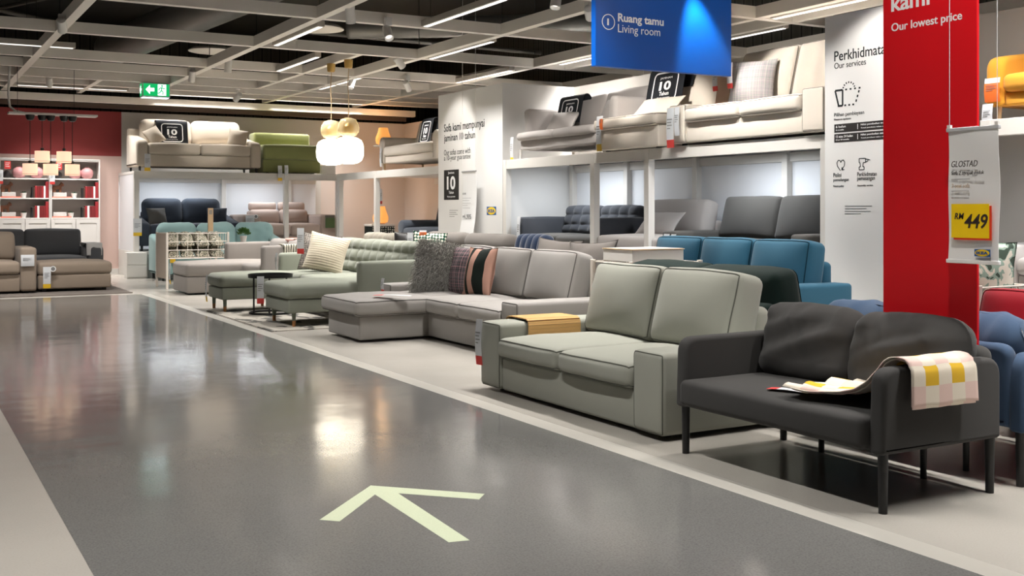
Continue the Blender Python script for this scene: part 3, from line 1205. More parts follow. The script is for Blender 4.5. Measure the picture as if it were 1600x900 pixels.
def rack(label, ax, front, back, ends, posts, rear_posts, z=ZD, platform=.45, lamps=(), side=None, lamp_k=1.0, panel=True):
    """ax='y': runs along Y with its front at X=front; ax='x': runs along X with its front at Y=front"""
    t = thing('display_rack', label, 'rack', (0, 0, 0))

    def B(mb, f0, f1, l0, l1, z0, z1):
        if ax == 'y':
            box(mb, f0, f1, l0, l1, z0, z1, .004)
        else:
            box(mb, l0, l1, f0, f1, z0, z1, .004)
    l0, l1 = ends
    mb = MB()
    B(mb, front + .05, back, l0, l1, z - .05, z)
    obj('deck', mb, M_rack, t, smooth=False)
    mb = MB()
    B(mb, front, front + .05, l0, l1, z - .125, z + .0)
    obj('front_rail', mb, M_rack, t, smooth=False)
    mb = MB()
    B(mb, back - .05, back, l0, l1, z - .16, z - .06)
    obj('rear_rail', mb, M_rack, t, smooth=False)
    if platform:
        mb = MB()
        B(mb, front + .03, back, l0, l1, 0, platform)
        obj('platform', mb, M_white, t, smooth=False)
    for p in posts:
        mb = MB()
        B(mb, front - .005, front + .08, p - .043, p + .043, 0, z - .0)
        obj('post', mb, M_rack, t, smooth=False)
    for p in rear_posts:
        mb = MB()
        B(mb, back - .09, back - .01, p - .043, p + .043, platform, z - .05)
        obj('post', mb, M_rack, t, smooth=False)
    if panel:
        mb = MB()
        B(mb, back - .012, back - .001, l0, l1, platform, z - .05)
        obj('back_panel', mb, M_panel, t, smooth=False)
    if side is not None:
        mb = MB()
        if ax == 'y':
            box(mb, front + .08, back - .09, side - .01, side + .01, platform, z - .05)
        else:
            box(mb, side - .01, side + .01, front + .08, back - .09, platform, z - .05)
        obj('side_panel', mb, M_panel, t, smooth=False)
    for p in lamps:
        mb = MB()
        fx = back - .66
        B(mb, fx - .03, fx + .03, p - .5, p + .5, z - .085, z - .05)
        o = obj('light_bar', mb, M_hous, t, smooth=False)
        if ax == 'y':
            area('lamp', o, (fx, p, z - .09), .05, .95, SHELF_W * lamp_k, COOL)
        else:
            area('lamp', o, (p, fx, z - .09), .95, .05, SHELF_W * lamp_k, COOL)
    return t


rack('white two-level display rack between the pillar and the services panel', 'y', 7.25, 8.39, (7.03, 12.97), (12.92, 10.8, 9.73, 7.1), (12.9, 11.6, 10.2, 8.7, 7.1), lamps=(11.9, 8.7))
rack('white two-level display rack along the far wall', 'x', 19.66, 21.1, (3.68, 7.47), (3.73, 6.4, 7.42), (3.75, 5.6, 6.9), lamps=(4.6, 6.2), side=3.695, lamp_k=.6)
rack('white two-level display rack in the blush alcove', 'y', 7.32, 9.4, (15.02, 19.5), (15.06, 17.64, 19.4), (16.6, 18.9), lamps=(16.3,), lamp_k=.8, panel=False)
rack('white two-level display rack right of the red panel', 'y', 7.15, 8.39, (1.6, 5.42), (5.37, 3.9), (5.3, 4.5, 3.6), lamps=(4.4, 2.6))

# ------------------------------------------------------------------ sofas on the upper decks
sofa('two_seat_sofa', 'light grey sofa with tall outward arms on the top deck beside the pillar',
     P=dict(mat=F_lgrey, arm='shield', arm_w=.15, arm_h=.69, clear=.12, base_h=.24, seat_h=.345, ns=2, nb=2, back_h=.84, back_t=.2, frame_h=.6, frame_t=.1, legs=(.13, M_white), seat_over=.05, arm_inset=.12), **side_right(7.3, 8.3, 10.66, 12.78, ZD))
sofa('chaise_longue', 'cream chaise longue with loose skirt on the top deck', P=dict(KIVIK, mat=F_cream, arms=(), ns=1, nb=1, seat_h=.375, back_h=.97, frame_h=.6, clear=.01, base_h=.24, wide_back=True), cat='chaise longue', **side_right(7.14, 8.35, 9.40, 10.60, ZD))
sofa('two_seat_sofa', 'cream two-seat sofa with wide block arms on the top deck', P=dict(KIVIK, mat=F_cream, arm_w=.27, arm_h=.43, seat_h=.385, back_h=.98, frame_h=.62), **side_right(7.2, 8.2, 7.06, 9.27, ZD))
sofa('two_seat_sofa', 'sand beige sofa with rounded arms on the top deck of the far rack',
     P=dict(mat=F_sand, arm='slope', arm_w=.2, arm_h=.60, clear=.09, base_h=.30, seat_h=.50, back_h=.95, back_t=.24, frame_h=.8, legs=(.1, M_black), wide_back=True, back_r=.10), **face_view(3.74, 5.95, 19.74, 20.7, ZD))
sofa('sofa_bed', 'olive green armless sofa bed on the top deck of the far rack', P=dict(mat=F_olive, arms=(), ns=1, nb=0, clear=.02, base_h=.26, seat_h=.53, frame_h=.79, frame_t=.34, seat_crown=.03), cat='sofa bed', **face_view(5.99, 7.1, 19.76, 20.7, ZD))
sofa('two_seat_sofa', 'ivory sofa with rolled arms on the top deck of the alcove', P=dict(mat=F_ivory, arm='roll', arm_w=.24, arm_h=.60, clear=.14, base_h=.26, seat_h=.42, ns=1, nb=2, back_h=.86, frame_h=.7, legs=(.15, M_pale)), **side_right(7.5, 8.4, 15.5, 17.9, ZD))
sofa('two_seat_sofa', 'mustard yellow cotton sofa on the top deck at the right edge', P=dict(KIVIK, mat=F_yel, pipe=False, arm='slope', arm_w=.16, arm_h=.52, clear=.10, base_h=.20, seat_h=.33, back_h=.72, frame_h=.6, legs=(.11, M_pale)), **side_right(7.2, 8.15, 3.3, 5.42, ZD))

# ------------------------------------------------------------------ sofas on the lower platforms
ZL = .45
sofa('two_seat_sofa', 'charcoal tufted sofa on the platform beside the pillar', P=dict(mat=F_anth, arm_w=.11, arm_h=.625, clear=.1, base_h=.25, seat_h=.39, tuft=(4, 3), back_h=.76, back_t=.16, frame_h=.7, frame_t=.14, wide_back=True, legs=(.1, M_black), seat_mat=F_dgrey), **side_right(7.36, 8.28, 10.84, 12.76, ZL))  # seat gets a lighter weave, painting in the light that falls on it
sofa('chaise_longue', 'light grey chaise longue on the platform between two dark sofas', P=dict(mat=F_lgrey, arms=(), ns=1, nb=1, seat_h=.42, back_h=.82, base_h=.25), cat='chaise longue', **side_right(7.3, 8.3, 9.66, 10.76, ZL))
sofa('two_seat_sofa', 'dark grey two-seat sofa with block arms on the platform', P=dict(KIVIK, mat=F_dgrey, arm_h=.49, seat_h=.40, back_h=.84, pipe=False, arm_w=.22), **side_right(7.36, 8.3, 7.42, 9.6, ZL))
sofa('two_seat_sofa', 'ink blue sofa with rounded arms under the sand beige one', P=dict(mat=F_ink, arm='slope', arm_w=.2, arm_h=.54, clear=.09, base_h=.28, seat_h=.46, back_h=.91, back_t=.24, frame_h=.7, legs=(.1, M_black), back_r=.1), **face_view(3.78, 5.58, 19.75, 20.7, ZL))
sofa('two_seat_sofa', 'rose beige sofa with two headrests under the olive green one', P=dict(mat=F_rose, arm_w=.34, arm_h=.63, arm_r=.05, clear=.03, base_h=.24, seat_h=.45, back_h=.70, frame_h=.7, head=True), **face_view(5.60, 7.42, 19.72, 20.7, ZL))
sofa('two_seat_sofa', 'slate blue sofa with rolled arms under the ivory one', P=dict(mat=F_slate, arm='roll', arm_w=.26, arm_h=.55, seat_h=.42, back_h=.9, frame_h=.7, ns=1, nb=2), **side_right(7.55, 8.45, 15.2, 17.2, ZL))
sofa('two_seat_sofa', 'pale grey two-seat sofa on the platform right of the banner', P=dict(KIVIK, mat=F_lgrey, pipe=False, arm_h=.46, back_h=.82), **side_right(7.4, 8.35, 3.4, 5.55, ZL))

# ------------------------------------------------------------------ aqua sofa on the floor before the far rack


def slip(x, y, z, u, v, t):
    k = noise.noise(Vector((x * 9, z * 9 + 3, 2))) * .02 * (0.3 + max(0, t))
    return x, y + k, z + k * .6


aq = sofa('three_seat_sofa', 'aqua slipcovered three-seat sofa on the floor before the far rack', P=dict(mat=F_aqua, arm='slope', arm_w=.22, arm_h=.66, clear=.10, base_h=.3, seat_h=.48, ns=3, nb=0, back_h=.95, frame_h=.76, legs=(.1, M_black), wide_back=True), **face_view(3.86, 6.05, 18.42, 19.34))
for i in range(3):
    cushion('back_cushion', (.64, .26, .48), F_aqua, aq, (-.67 + .67 * i, .23, .70), R(10), r=.11, crown=(.02, .04, .02, 0), n=(16, 4, 14), wr=.012, ws=7, fn=slip)

# ------------------------------------------------------------------ left corner
M_rug = fabric('grey_rug_pile', rgb(112, 104, 98), 200, .3, .8, .1)
m = MB()
box(m, -1.2, 2.98, 16.0, 18.9, 0.0, .012)
tag(obj('rug', m, M_rug, smooth=False), 'plain grey brown rug under the beige sofas at the left', 'rug')
sofa('two_seat_sofa', 'dark grey sofa with rounded arms in front of the bookcases', P=dict(mat=fabric('graphite_leather_cloth', rgb(90, 92, 96), 450, .1, .2), arm_r=.085, arm_w=.24, arm_h=.63, clear=.03, seat_h=.45, back_h=.84, frame_h=.66, ns=2, nb=2, arms=(-1, 1), back_r=.05), **face_view(.75, 2.86, 17.6, 18.5, .012))
sofa('two_seat_sofa', 'tan beige sofa cut by the left edge of the view', P=dict(mat=F_tan, arm_w=.21, arm_h=.635, arm_r=.035, clear=.03, base_h=.27, seat_h=.44, back_h=.82, frame_h=.7), **face_view(-.45, 1.79, 16.5, 17.5, .012))
ft = thing('footstool', 'tan beige storage footstool in front of the dark grey sofa', 'footstool', (2.31, 17.06, .012))
m = MB()
soft(m, (0, 0, 0), (.98, .86, .20), .025, (0, 0, 0, 0), (6, 5, 2), .0015, 4)
obj('base', m, F_tan, ft, (0, 0, .14), sharp=0)
cushion('seat_cushion', (1.0, .88, .18), F_tan, ft, (0, 0, .325), r=.05, crown=(.004, .006, .025, 0), n=(9, 8, 3), wr=.003)
m = MB()
for sx in (-.4, .4):
    for sy in (-.34, .34):
        box(m, sx - .03, sx + .03, sy - .03, sy + .03, 0, .05)
obj('feet', m, M_black, ft, smooth=False)

# patterned rug under the tufted sofa


def rugpat(nt, tc):
    mp = nt.nodes.new('ShaderNodeMapping')
    mp.inputs['Scale'].default_value = (3.2, 1.6, 1)
    mp.inputs['Rotation'].default_value = (0, 0, .6)
    nt.links.new(tc.outputs['Object'], mp.inputs[0])
    nz = nt.nodes.new('ShaderNodeTexNoise')
    nz.inputs['Scale'].default_value = 1.6
    nz.inputs['Detail'].default_value = 5
    nt.links.new(mp.outputs[0], nz.inputs['Vector'])
    return ramp(nt, nz.outputs['Fac'], [(0, rgb(78, 76, 73)), (.42, rgb(92, 90, 86)), (.46, rgb(168, 162, 152)), (1, rgb(182, 176, 166))], 'LINEAR')


m = MB()
box(m, 3.19, 5.2, 10.25, 12.72, 0, .009)
tag(obj('rug', m, node_mat('marbled_rug', rugpat), smooth=False), 'grey and cream marbled rug under the tufted chaise sofa', 'rug')

# ================================================================== SIGNS AND WRITING
def logo(parent, org, frame, w_, h_):
    flat('logo_panel', [(0, 0), (w_, 0), (w_, h_), (0, h_)], frame, org, M_logob, parent, 0, .0015)
    n = 28
    flat('logo_ellipse', [(w_ / 2 + w_ * .46 * math.cos(2 * PI * k / n), h_ / 2 + h_ * .46 * math.sin(2 * PI * k / n)) for k in range(n)], frame, org, M_logoy, parent, .0015, .0025)
    o = Vector(org) + frame @ Vector((w_ * .13, h_ * .30, .0025))
    text('IKEA', w_ * .74, h_ * .40, o, frame, M_logob, parent, bold=.03)


# pillar lettering (on the face X = 7.25, seen from the aisle)
PX = 7.2495
t = thing('wall_lettering', 'black guarantee text on the upper half of the white pillar', 'lettering', (PX, 14.78, 1.9))


def on(root, x, y, z):
    return (x - root.location.x, y - root.location.y, z - root.location.z)


text('Sofa kami mempunyai', 1.28, .155, on(t, PX, 14.78, 2.30), FX, M_ink, t, bold=.01)
text('jaminan 10 tahun', 1.0, .14, on(t, PX, 14.78, 2.16), FX, M_ink, t, bold=.01)
text('Our sofas come with', .86, .085, on(t, PX, 14.78, 1.985), FX, M_ink, t)
text('a 10-year guarantee', .86, .10, on(t, PX, 14.78, 1.885), FX, M_ink, t)
t = thing('wall_poster', 'black square poster reading 10 Tahun on the white pillar', 'poster', (PX, 14.78, 1.32))
flat('poster_sheet', [(0, 0), (.49, 0), (.49, .445), (0, .445)], FX, (0, 0, 0), plain('poster_black', rgb(34, 30, 28), .7), t, 0, .002)
text('Jaminan', .20, .045, (-.0025, -.14, .375), FX, M_txw, t)
text('10', .28, .20, (-.0025, -.10, .15), FX, M_txw, t, bold=.03)
text('Tahun', .16, .04, (-.0025, -.165, .09), FX, M_txw, t)
text('10-year guarantee', .26, .03, (-.0025, -.115, .03), FX, M_txw, t)
t = thing('wall_logo', 'small blue and yellow logo low on the white pillar', 'logo', (PX, 13.43, 1.10))
logo(t, (0, 0, 0), FX, .27, .115)


def lines(name, parent, org, frame, w_, rows, gap, hh, mat, fr=(1, .8, .95, .6, .9)):
    mb = MB()
    for i in range(rows):
        rect(mb, 0, w_ * fr[i % len(fr)], -i * gap, -i * gap + hh, frame, (0, 0, 0), 0, .001)
    return obj(name, mb, mat, parent, org, smooth=False)


t = thing('wall_lettering', 'tiny grey small print under the black poster on the pillar', 'lettering', (PX, 14.6, 1.16))
lines('small_print', t, (0, 0, 0), FX, .28, 4, .03, .007, M_inkg)

# hanging price banner before the pillar
t = thing('hanging_banner', 'narrow white banner priced 1,995 hanging before the white pillar', 'banner', (7.14, 13.76, 1.715))
m = MB()
sheet(m, 4, 24, lambda u, v: (.035 * max(0, v - .75) * -4 * .9 + .015 * math.sin(v * 5), .21 - .42 * u, -.015 - .9 * v), .002)
obj('banner_sheet', m, M_paper, t)
m = MB()
tube(m, [(0, .215, 0), (0, -.215, 0)], .012)
obj('top_rail', m, plain('grey_rail', rgb(150, 150, 150), .4), t)
for s in (-1, 1):
    m = MB()
    tube(m, [(0, s * .2, 0), (0, s * .2, 4.9 - 1.715)], .003, n=6)
    obj('cord', m, M_white, t)
text('KIVIK', .11, .03, (-.018, .16, -.33), FX, M_inkg, t, shear=.2)
lines('small_print', t, (-.018, .16, -.38), FX, .26, 5, .035, .006, plain('print_pale', rgb(175, 175, 175), .8))
text('RM', .06, .03, (-.018, .16, -.655), FX, M_ink, t, shear=.2)
text('1,995', .19, .075, (-.018, .09, -.68), FX, M_ink, t)
logo(t, (.003, .0, -.85), FX, .13, .055)

# services panel graphics (face X = 7.15)
SX = 7.1495
t = thing('wall_lettering', 'black services text at the top of the white panel', 'lettering', (SX, 6.88, 2.38))
text('Perkhidmatan kami', .86, .088, (0, 0, .08), FX, M_ink, t, bold=.008)
text('Our services', .355, .052, (0, 0, .015), FX, M_ink, t)
t = thing('wall_icon', 'black shopping cart icon with dotted outline on the services panel', 'icon', (SX, 6.87, 2.06))


def bars(name, parent, segs, wd, frame, mat, org=(0, 0, 0)):
    mb = MB()
    for (x0, y0, x1, y1) in segs:
        d = Vector((x1 - x0, y1 - y0))
        L = d.length or 1
        nx, ny = -d.y / L * wd / 2, d.x / L * wd / 2
        ps = [(x0 + nx, y0 + ny), (x1 + nx, y1 + ny), (x1 - nx, y1 - ny), (x0 - nx, y0 - ny)]
        pts = [frame @ Vector((p[0], p[1], q)) for q in (0, .0012) for p in ps]
        mb.add(pts, [(0, 1, 2, 3), (7, 6, 5, 4), (0, 4, 5, 1), (1, 5, 6, 2), (2, 6, 7, 3), (3, 7, 4, 0)])
    return obj(name, mb, mat, parent, org, smooth=False)


bars('solid_outline', t, [(0, .145, .04, .01), (.03, .01, .085, .01), (.085, .01, .085, .145), (.085, .145, 0, .145)], .017, FX, M_ink)
dots = []
for k in range(4):
    dots.append((.115 + k * .05, .145, .135 + k * .05, .145))
for k in range(3):
    dots.append((.105 + k * .045, .01, .125 + k * .045, .01))
for k in range(3):
    dots.append((.235 + k * .014, .03 + k * .038, .242 + k * .014, .05 + k * .038))
for k in range(7):
    a = R(10 + k * 25)
    a2 = R(21 + k * 25)
    dots.append((.155 + .065 * math.cos(a), .15 + .055 * math.sin(a), .155 + .065 * math.cos(a2), .15 + .055 * math.sin(a2)))
bars('dotted_outline', t, dots, .015, FX, M_ink)
t = thing('wall_lettering', 'finance option text above the black bars on the services panel', 'lettering', (SX, 6.88, 1.94))
text('Pilihan pembiayaan', .335, .042, (0, 0, .03), FX, M_ink, t)
text('Finance options', .19, .024, (0, 0, 0), FX, M_ink, t)
t = thing('wall_chart', 'two black finance bars with white small text on the services panel', 'chart', (SX, 6.88, 1.755))
pb = plain('poster_black', rgb(34, 30, 28), .7)
for i, zz_ in enumerate((.085, 0)):
    flat('bar_panel', [(0, 0), (.95, 0), (.95, .073), (0, .073)], FX, (0, 0, zz_), pb, t)
    text(['6 bulan', '12 atau 24 bulan'][i], [.11, .19][i], .02, (-.0012, -.02, zz_ + .04), FX, M_txw, t)
    text(['6 months', '12 or 24 months'][i], [.09, .15][i], .013, (-.0012, -.02, zz_ + .016), FX, M_txw, t)
    text(['Nilai pembelian minimum RM500', 'Nilai pembelian minimum RM1000'][i], .44, .02, (-.0012, -.30, zz_ + .04), FX, M_txw, t)
    text(['Total purchase value of minimum RM500', 'Total purchase value of minimum RM1000'][i], .44, .013, (-.0012, -.30, zz_ + .016), FX, M_txw, t)
    bars('divider', t, [(.265, .015, .265, .06)], .004, FX, M_txw, (-.0012, 0, zz_))
t = thing('wall_icon', 'black heart shaped return arrow icon on the services panel', 'icon', (SX, 6.86, 1.50))
hp = []
for k in range(25):
    a = R(200 - k * 330 / 24)
    pass
h1 = [(.05, .01), (.015, .05), (.01, .08), (.025, .10), (.045, .098), (.055, .08), (.065, .098), (.085, .10), (.10, .08), (.095, .05), (.065, .015)]
bars('heart_outline', t, [(*h1[i], *h1[i + 1]) for i in range(len(h1) - 1)] + [(.065, .015, .07, .04), (.065, .015, .095, .018)], .007, FX, M_ink)
t = thing('wall_icon', 'black power drill icon on the services panel', 'icon', (SX, 6.60, 1.51))
d1 = [(0, .095), (.07, .095), (.07, .06), (.045, .06), (.04, .025), (.055, .025), (.055, 0), (.0, 0), (.0, .025), (.015, .025), (.01, .06), (0, .06), (0, .095)]
bars('drill_outline', t, [(*d1[i], *d1[i + 1]) for i in range(len(d1) - 1)] + [(.07, .09, .095, .085), (.095, .085, .12, .078), (.095, .07, .07, .065), (.095, .085, .095, .07)], .007, FX, M_ink)
t = thing('wall_lettering', 'return policy text under the heart icon', 'lettering', (SX, 6.89, 1.365))
text('Polisi', .09, .035, (0, 0, .09), FX, M_ink, t)
text('pemulangan', .175, .035, (0, 0, .045), FX, M_ink, t)
text('Return policy', .12, .02, (0, 0, 0), FX, M_ink, t)
t = thing('wall_lettering', 'assembly service text under the drill icon', 'lettering', (SX, 6.62, 1.365))
text('Perkhidmatan', .21, .035, (0, 0, .09), FX, M_ink, t)
text('pemasangan', .19, .035, (0, 0, .045), FX, M_ink, t)
text('Assembly service', .17, .02, (0, 0, 0), FX, M_ink, t)
t = thing('wall_lettering', 'tiny grey lines of small print low on the services panel', 'lettering', (SX, 6.76, 1.20))
lines('small_print', t, (0, 0, 0), FX, .30, 4, .022, .006, M_inkg)

# red panel between the two slim-armed sofas
M_redp = plain('panel_red', rgb(214, 8, 24), .45)
t = thing('sign_panel', 'tall red sign panel hanging behind the charcoal sofa', 'sign', (4.052, 3.335, 0))
m = MB()
box(m, -.006, .008, -.255, .255, 0.55, 3.25, .003)
obj('panel', m, M_redp, t, smooth=False)
text('kami', .215, .078, (-.0065, .205, 2.088), FX, M_txw, t, bold=.02)
text('Harga terendah', .42, .078, (-.0065, .205, 2.20), FX, M_txw, t, bold=.02)
text('Our lowest price', .385, .05, (-.0065, .205, 1.985), FX, M_txw, t, bold=.012)

# hanging price banner of the charcoal sofa
t = thing('hanging_banner', 'white banner with yellow 449 price hanging before the red panel', 'banner', (3.92, 3.005, .945))
m = MB()
sheet(m, 8, 20, lambda u, v: (.004 * math.sin(v * 9 + u * 3) + .006 * math.sin(v * 3.1), .122 - .244 * u, .01 + .55 * v), .0015)
obj('banner_sheet', m, M_paper, t)
for nm, z_ in (('top_rail', .555), ('bottom_rail', 0.0)):
    m = MB()
    box(m, -.008, .008, -.128, .128, z_, z_ + .017, .003)
    obj(nm, m, plain('rail_clear_grey', rgb(190, 190, 192), .3) if z_ else M_paper, t, smooth=False)
for s in (-1, 1):
    m = MB()
    tube(m, [(0, s * .115, .57), (0, s * .115, ZC - .945)], .0014, n=6)
    obj('cord', m, M_tagw, t)
    m = MB()
    box(m, -.007, .007, s * .115 - .008, s * .115 + .008, .57, .585)
    obj('clip', m, M_white, t, smooth=False)
bx = -.0125
M_brush = plain('brush_brown', rgb(48, 34, 30), .7)
text('GLOSTAD', .128, .026, (bx, .095, .405), FX, M_brush, t, shear=.25)
text('Sofa 2 tempat duduk', .158, .02, (bx, .095, .368), FX, M_brush, t, shear=.2)
lines('small_print', t, (bx, .095, .352), FX, .09, 1, .02, .004, plain('print_pale', rgb(175, 175, 175), .8))
text('2-seat sofa', .088, .018, (bx, .095, .318), FX, plain('print_tan', rgb(198, 178, 158), .7), t, shear=.2)
lines('small_print', t, (bx, .095, .303), FX, .085, 1, .02, .003, plain('print_pale', rgb(175, 175, 175), .8))
flat('price_shadow', [(0, 0), (.183, 0), (.183, .142), (0, .142)], FX, (bx + .0015, .085, .100), plain('price_red', rgb(232, 62, 36), .5), t, 0, .001)
flat('price_card', [(0, 0), (.183, 0), (.183, .142), (0, .142)], FX, (bx, .095, .108), plain('price_yellow', rgb(252, 212, 10), .5), t, 0, .0015)
text('RM', .046, .026, (bx - .0016, .078, .186), FX, M_brush, t, shear=.2, bold=.01)
text('449', .112, .06, (bx - .0016, .03, .148), FX, M_brush, t, shear=.2, bold=.015)
logo(t, (bx, -.018, .033), FX, .075, .03)

# blue overhead sign
t = thing('hanging_sign', 'blue overhead sign reading Ruang tamu and Living room', 'sign', (5.41, 7.03, 2.28))
m = MB()
box(m, -.68, .68, -.03, .03, 0, .92, .003)
obj('sign_box', m, plain('sign_blue', rgb(0, 78, 166), .35), t, smooth=False)
for s in (-1, 1):
    m = MB()
    tube(m, [(s * .5, 0, .92), (s * .5, 0, 2.62)], .004, n=6)
    obj('cord', m, M_black, t)
n = 40
segs = [(.0 + .058 * math.cos(2 * PI * k / n), .058 * math.sin(2 * PI * k / n), .058 * math.cos(2 * PI * (k + 1) / n), .058 * math.sin(2 * PI * (k + 1) / n)) for k in range(n)]
bars('number_ring', t, segs, .007, FY, M_txw, (-.56, -.0305, .348))
text('1', .016, .052, (-.572, -.0305, .322), FY, M_txw, t, bold=.02)
text('Ruang tamu', .445, .085, (-.47, -.0305, .34), FY, M_txw, t, bold=.025)
text('Living room', .41, .085, (-.47, -.0305, .255), FY, M_txw, t)

# exit sign
t = thing('exit_sign', 'green lit exit sign box hanging under a ceiling beam', 'exit sign', (3.80, 18.5, ZC - .255))
t.scale = (1.14, 1.14, 1.14)
m = MB()
box(m, -.195, .195, -.09, .09, 0.012, .22, .008)
obj('sign_box', m, plain('exit_case', rgb(190, 196, 196), .4), t, smooth=False)
M_exg = plain('exit_green', rgb(0, 120, 70), .4, emit=rgb(0, 170, 90), es=.75)
M_exw = plain('exit_white', rgb(240, 250, 250), .4, emit=(.85, 1, 1, 1), es=1.3)
flat('green_face', [(-.18, .03), (.18, .03), (.18, .205), (-.18, .205)], FY, (0, -.0905, 0), M_exg, t, 0, .002)
flat('arrow', [(-.15, .12), (-.09, .185), (-.09, .145), (-.03, .145), (-.03, .095), (-.09, .095), (-.09, .055)], FY, (0, -.0925, 0), M_exw, t)
flat('door_panel', [(.02, .04), (.135, .04), (.135, .20), (.02, .20)], FY, (0, -.0925, 0), M_exw, t)
flat('runner_head', [(.078 + .014 * math.cos(2 * PI * k / 12), .178 + .014 * math.sin(2 * PI * k / 12)) for k in range(12)], FY, (0, -.0935, 0), M_exg, t)
bars('runner_body', t, [(.074, .16, .068, .11), (.072, .155, .04, .14), (.04, .14, .03, .115), (.075, .155, .105, .135), (.105, .135, .12, .145), (.068, .115, .095, .09), (.095, .09, .088, .05), (.066, .112, .052, .085), (.052, .085, .022, .07)], .015, FY, M_exg, (0, -.0935, 0))
FXm = FX
flat('side_face', [(-.075, .03), (.075, .03), (.075, .205), (-.075, .205)], FX, (-.1955, 0, 0), M_exg, t, 0, .002)
bars('side_arrow', t, [(.05, .12, -.05, .12), (-.05, .12, 0, .17), (-.05, .12, 0, .07)], .03, FX, M_exw, (-.198, 0, 0))
flat('down_light', [(-.18, -.08), (.18, -.08), (.18, .08), (-.18, .08)], Matrix(((1, 0, 0), (0, -1, 0), (0, 0, -1))), (0, 0, .0115), plain('exit_glow', rgb(225, 240, 255), .4, emit=(.72, .85, 1, 1), es=3.0), t, 0, .002)
m = MB()
tube(m, [(0, 0, .215), (0, 0, .24)], .014)
obj('stem', m, M_black, t)

# painted arrow on the aisle floor
M_arrow = floor_mat('arrow_paint', rgb(196, 204, 176), .35, .05, .05, .02)
V1, V2, V3 = (1.772, 4.325), (1.40, 3.93), (1.475, 3.885)
arrow = [(1.775, 4.325), (1.41, 3.94), (1.47, 3.885), (1.735, 4.18), (1.71, 3.45), (1.785, 3.435), (1.825, 4.15), (2.07, 3.90), (2.13, 3.965)]
m = MB()
mb_n = len(arrow)
m.add([(x, y, z) for z in (.0015, .0022) for x, y in arrow], [tuple(range(mb_n)), tuple(range(2 * mb_n - 1, mb_n - 1, -1))] + [(i, (i + 1) % mb_n, (i + 1) % mb_n + mb_n, i + mb_n) for i in range(mb_n)])
tag(obj('floor_arrow', m, M_arrow, smooth=False), 'pale green arrow painted on the dark aisle floor', 'arrow')

# ================================================================== CUSHIONS AND THROWS
def scatter(name, label, mat, loc, rz, lean, w_=.48, h_=.48, t_=.16, roll=0.0, fn=None, n=18, cat='cushion', group=None, wr=.006, pinch=.07):
    SEED[0] += 2.9
    m_ = MB()
    pillow(m_, w_, h_, t_, n, pinch, wr, SEED[0], fn)
    o = obj(name, m_, mat, None, loc, sharp=0)
    o.rotation_mode = 'XYZ'
    mt = Matrix.Rotation(rz, 4, 'Z') @ Matrix.Rotation(-lean, 4, 'X') @ Matrix.Rotation(roll, 4, 'Y')
    o.rotation_euler = mt.to_euler()
    return tag(o, label, cat, group)


def stripes(stops, axis=0, scale=1.0, off=0.5):
    def b(nt, tc):
        sx = nt.nodes.new('ShaderNodeSeparateXYZ')
        nt.links.new(tc.outputs['Object'], sx.inputs[0])
        ma = nt.nodes.new('ShaderNodeMath')
        ma.operation = 'MULTIPLY_ADD'
        ma.inputs[1].default_value = scale
        ma.inputs[2].default_value = off
        nt.links.new(sx.outputs[axis], ma.inputs[0])
        return ramp(nt, ma.outputs[0], stops)
    return b


def dots_mat(bg, fg, scale, size):
    def b(nt, tc):
        mp = nt.nodes.new('ShaderNodeMapping')
        mp.inputs['Scale'].default_value = (scale, 0.01, scale)
        nt.links.new(tc.outputs['Object'], mp.inputs[0])
        vo = nt.nodes.new('ShaderNodeTexVoronoi')
        vo.inputs['Scale'].default_value = 1.0
        vo.inputs['Randomness'].default_value = 0.25
        nt.links.new(mp.outputs[0], vo.inputs['Vector'])
        return ramp(nt, vo.outputs['Distance'], [(0, fg), (size, bg)])
    return b


def tweed(c0, c1, c2, sx=60.0, sz=70.0):
    def b(nt, tc):
        sp = nt.nodes.new('ShaderNodeSeparateXYZ')
        nt.links.new(tc.outputs['Object'], sp.inputs[0])
        outs = []
        for ax, sc in ((0, sx), (2, sz)):
            cb = nt.nodes.new('ShaderNodeCombineXYZ')
            nt.links.new(sp.outputs[ax], cb.inputs[0])
            nz = nt.nodes.new('ShaderNodeTexNoise')
            nz.inputs['Scale'].default_value = sc
            nz.inputs['Detail'].default_value = 2
            nt.links.new(cb.outputs[0], nz.inputs['Vector'])
            outs.append(nz.outputs['Fac'])
        n3 = nt.nodes.new('ShaderNodeTexNoise')
        n3.inputs['Scale'].default_value = 120
        nt.links.new(tc.outputs['Object'], n3.inputs['Vector'])
        a = ramp(nt, outs[0], [(0, c0), (.46, c1), (.56, c2)], 'CONSTANT')
        d = ramp(nt, outs[1], [(0, c1), (.48, c0), (.58, c2)], 'CONSTANT')
        mx = nt.nodes.new('ShaderNodeMix')
        mx.data_type = 'RGBA'
        nt.links.new(n3.outputs['Fac'], mx.inputs[0])
        nt.links.new(a, mx.inputs[6])
        nt.links.new(d, mx.inputs[7])
        return mx.outputs[2]
    return b


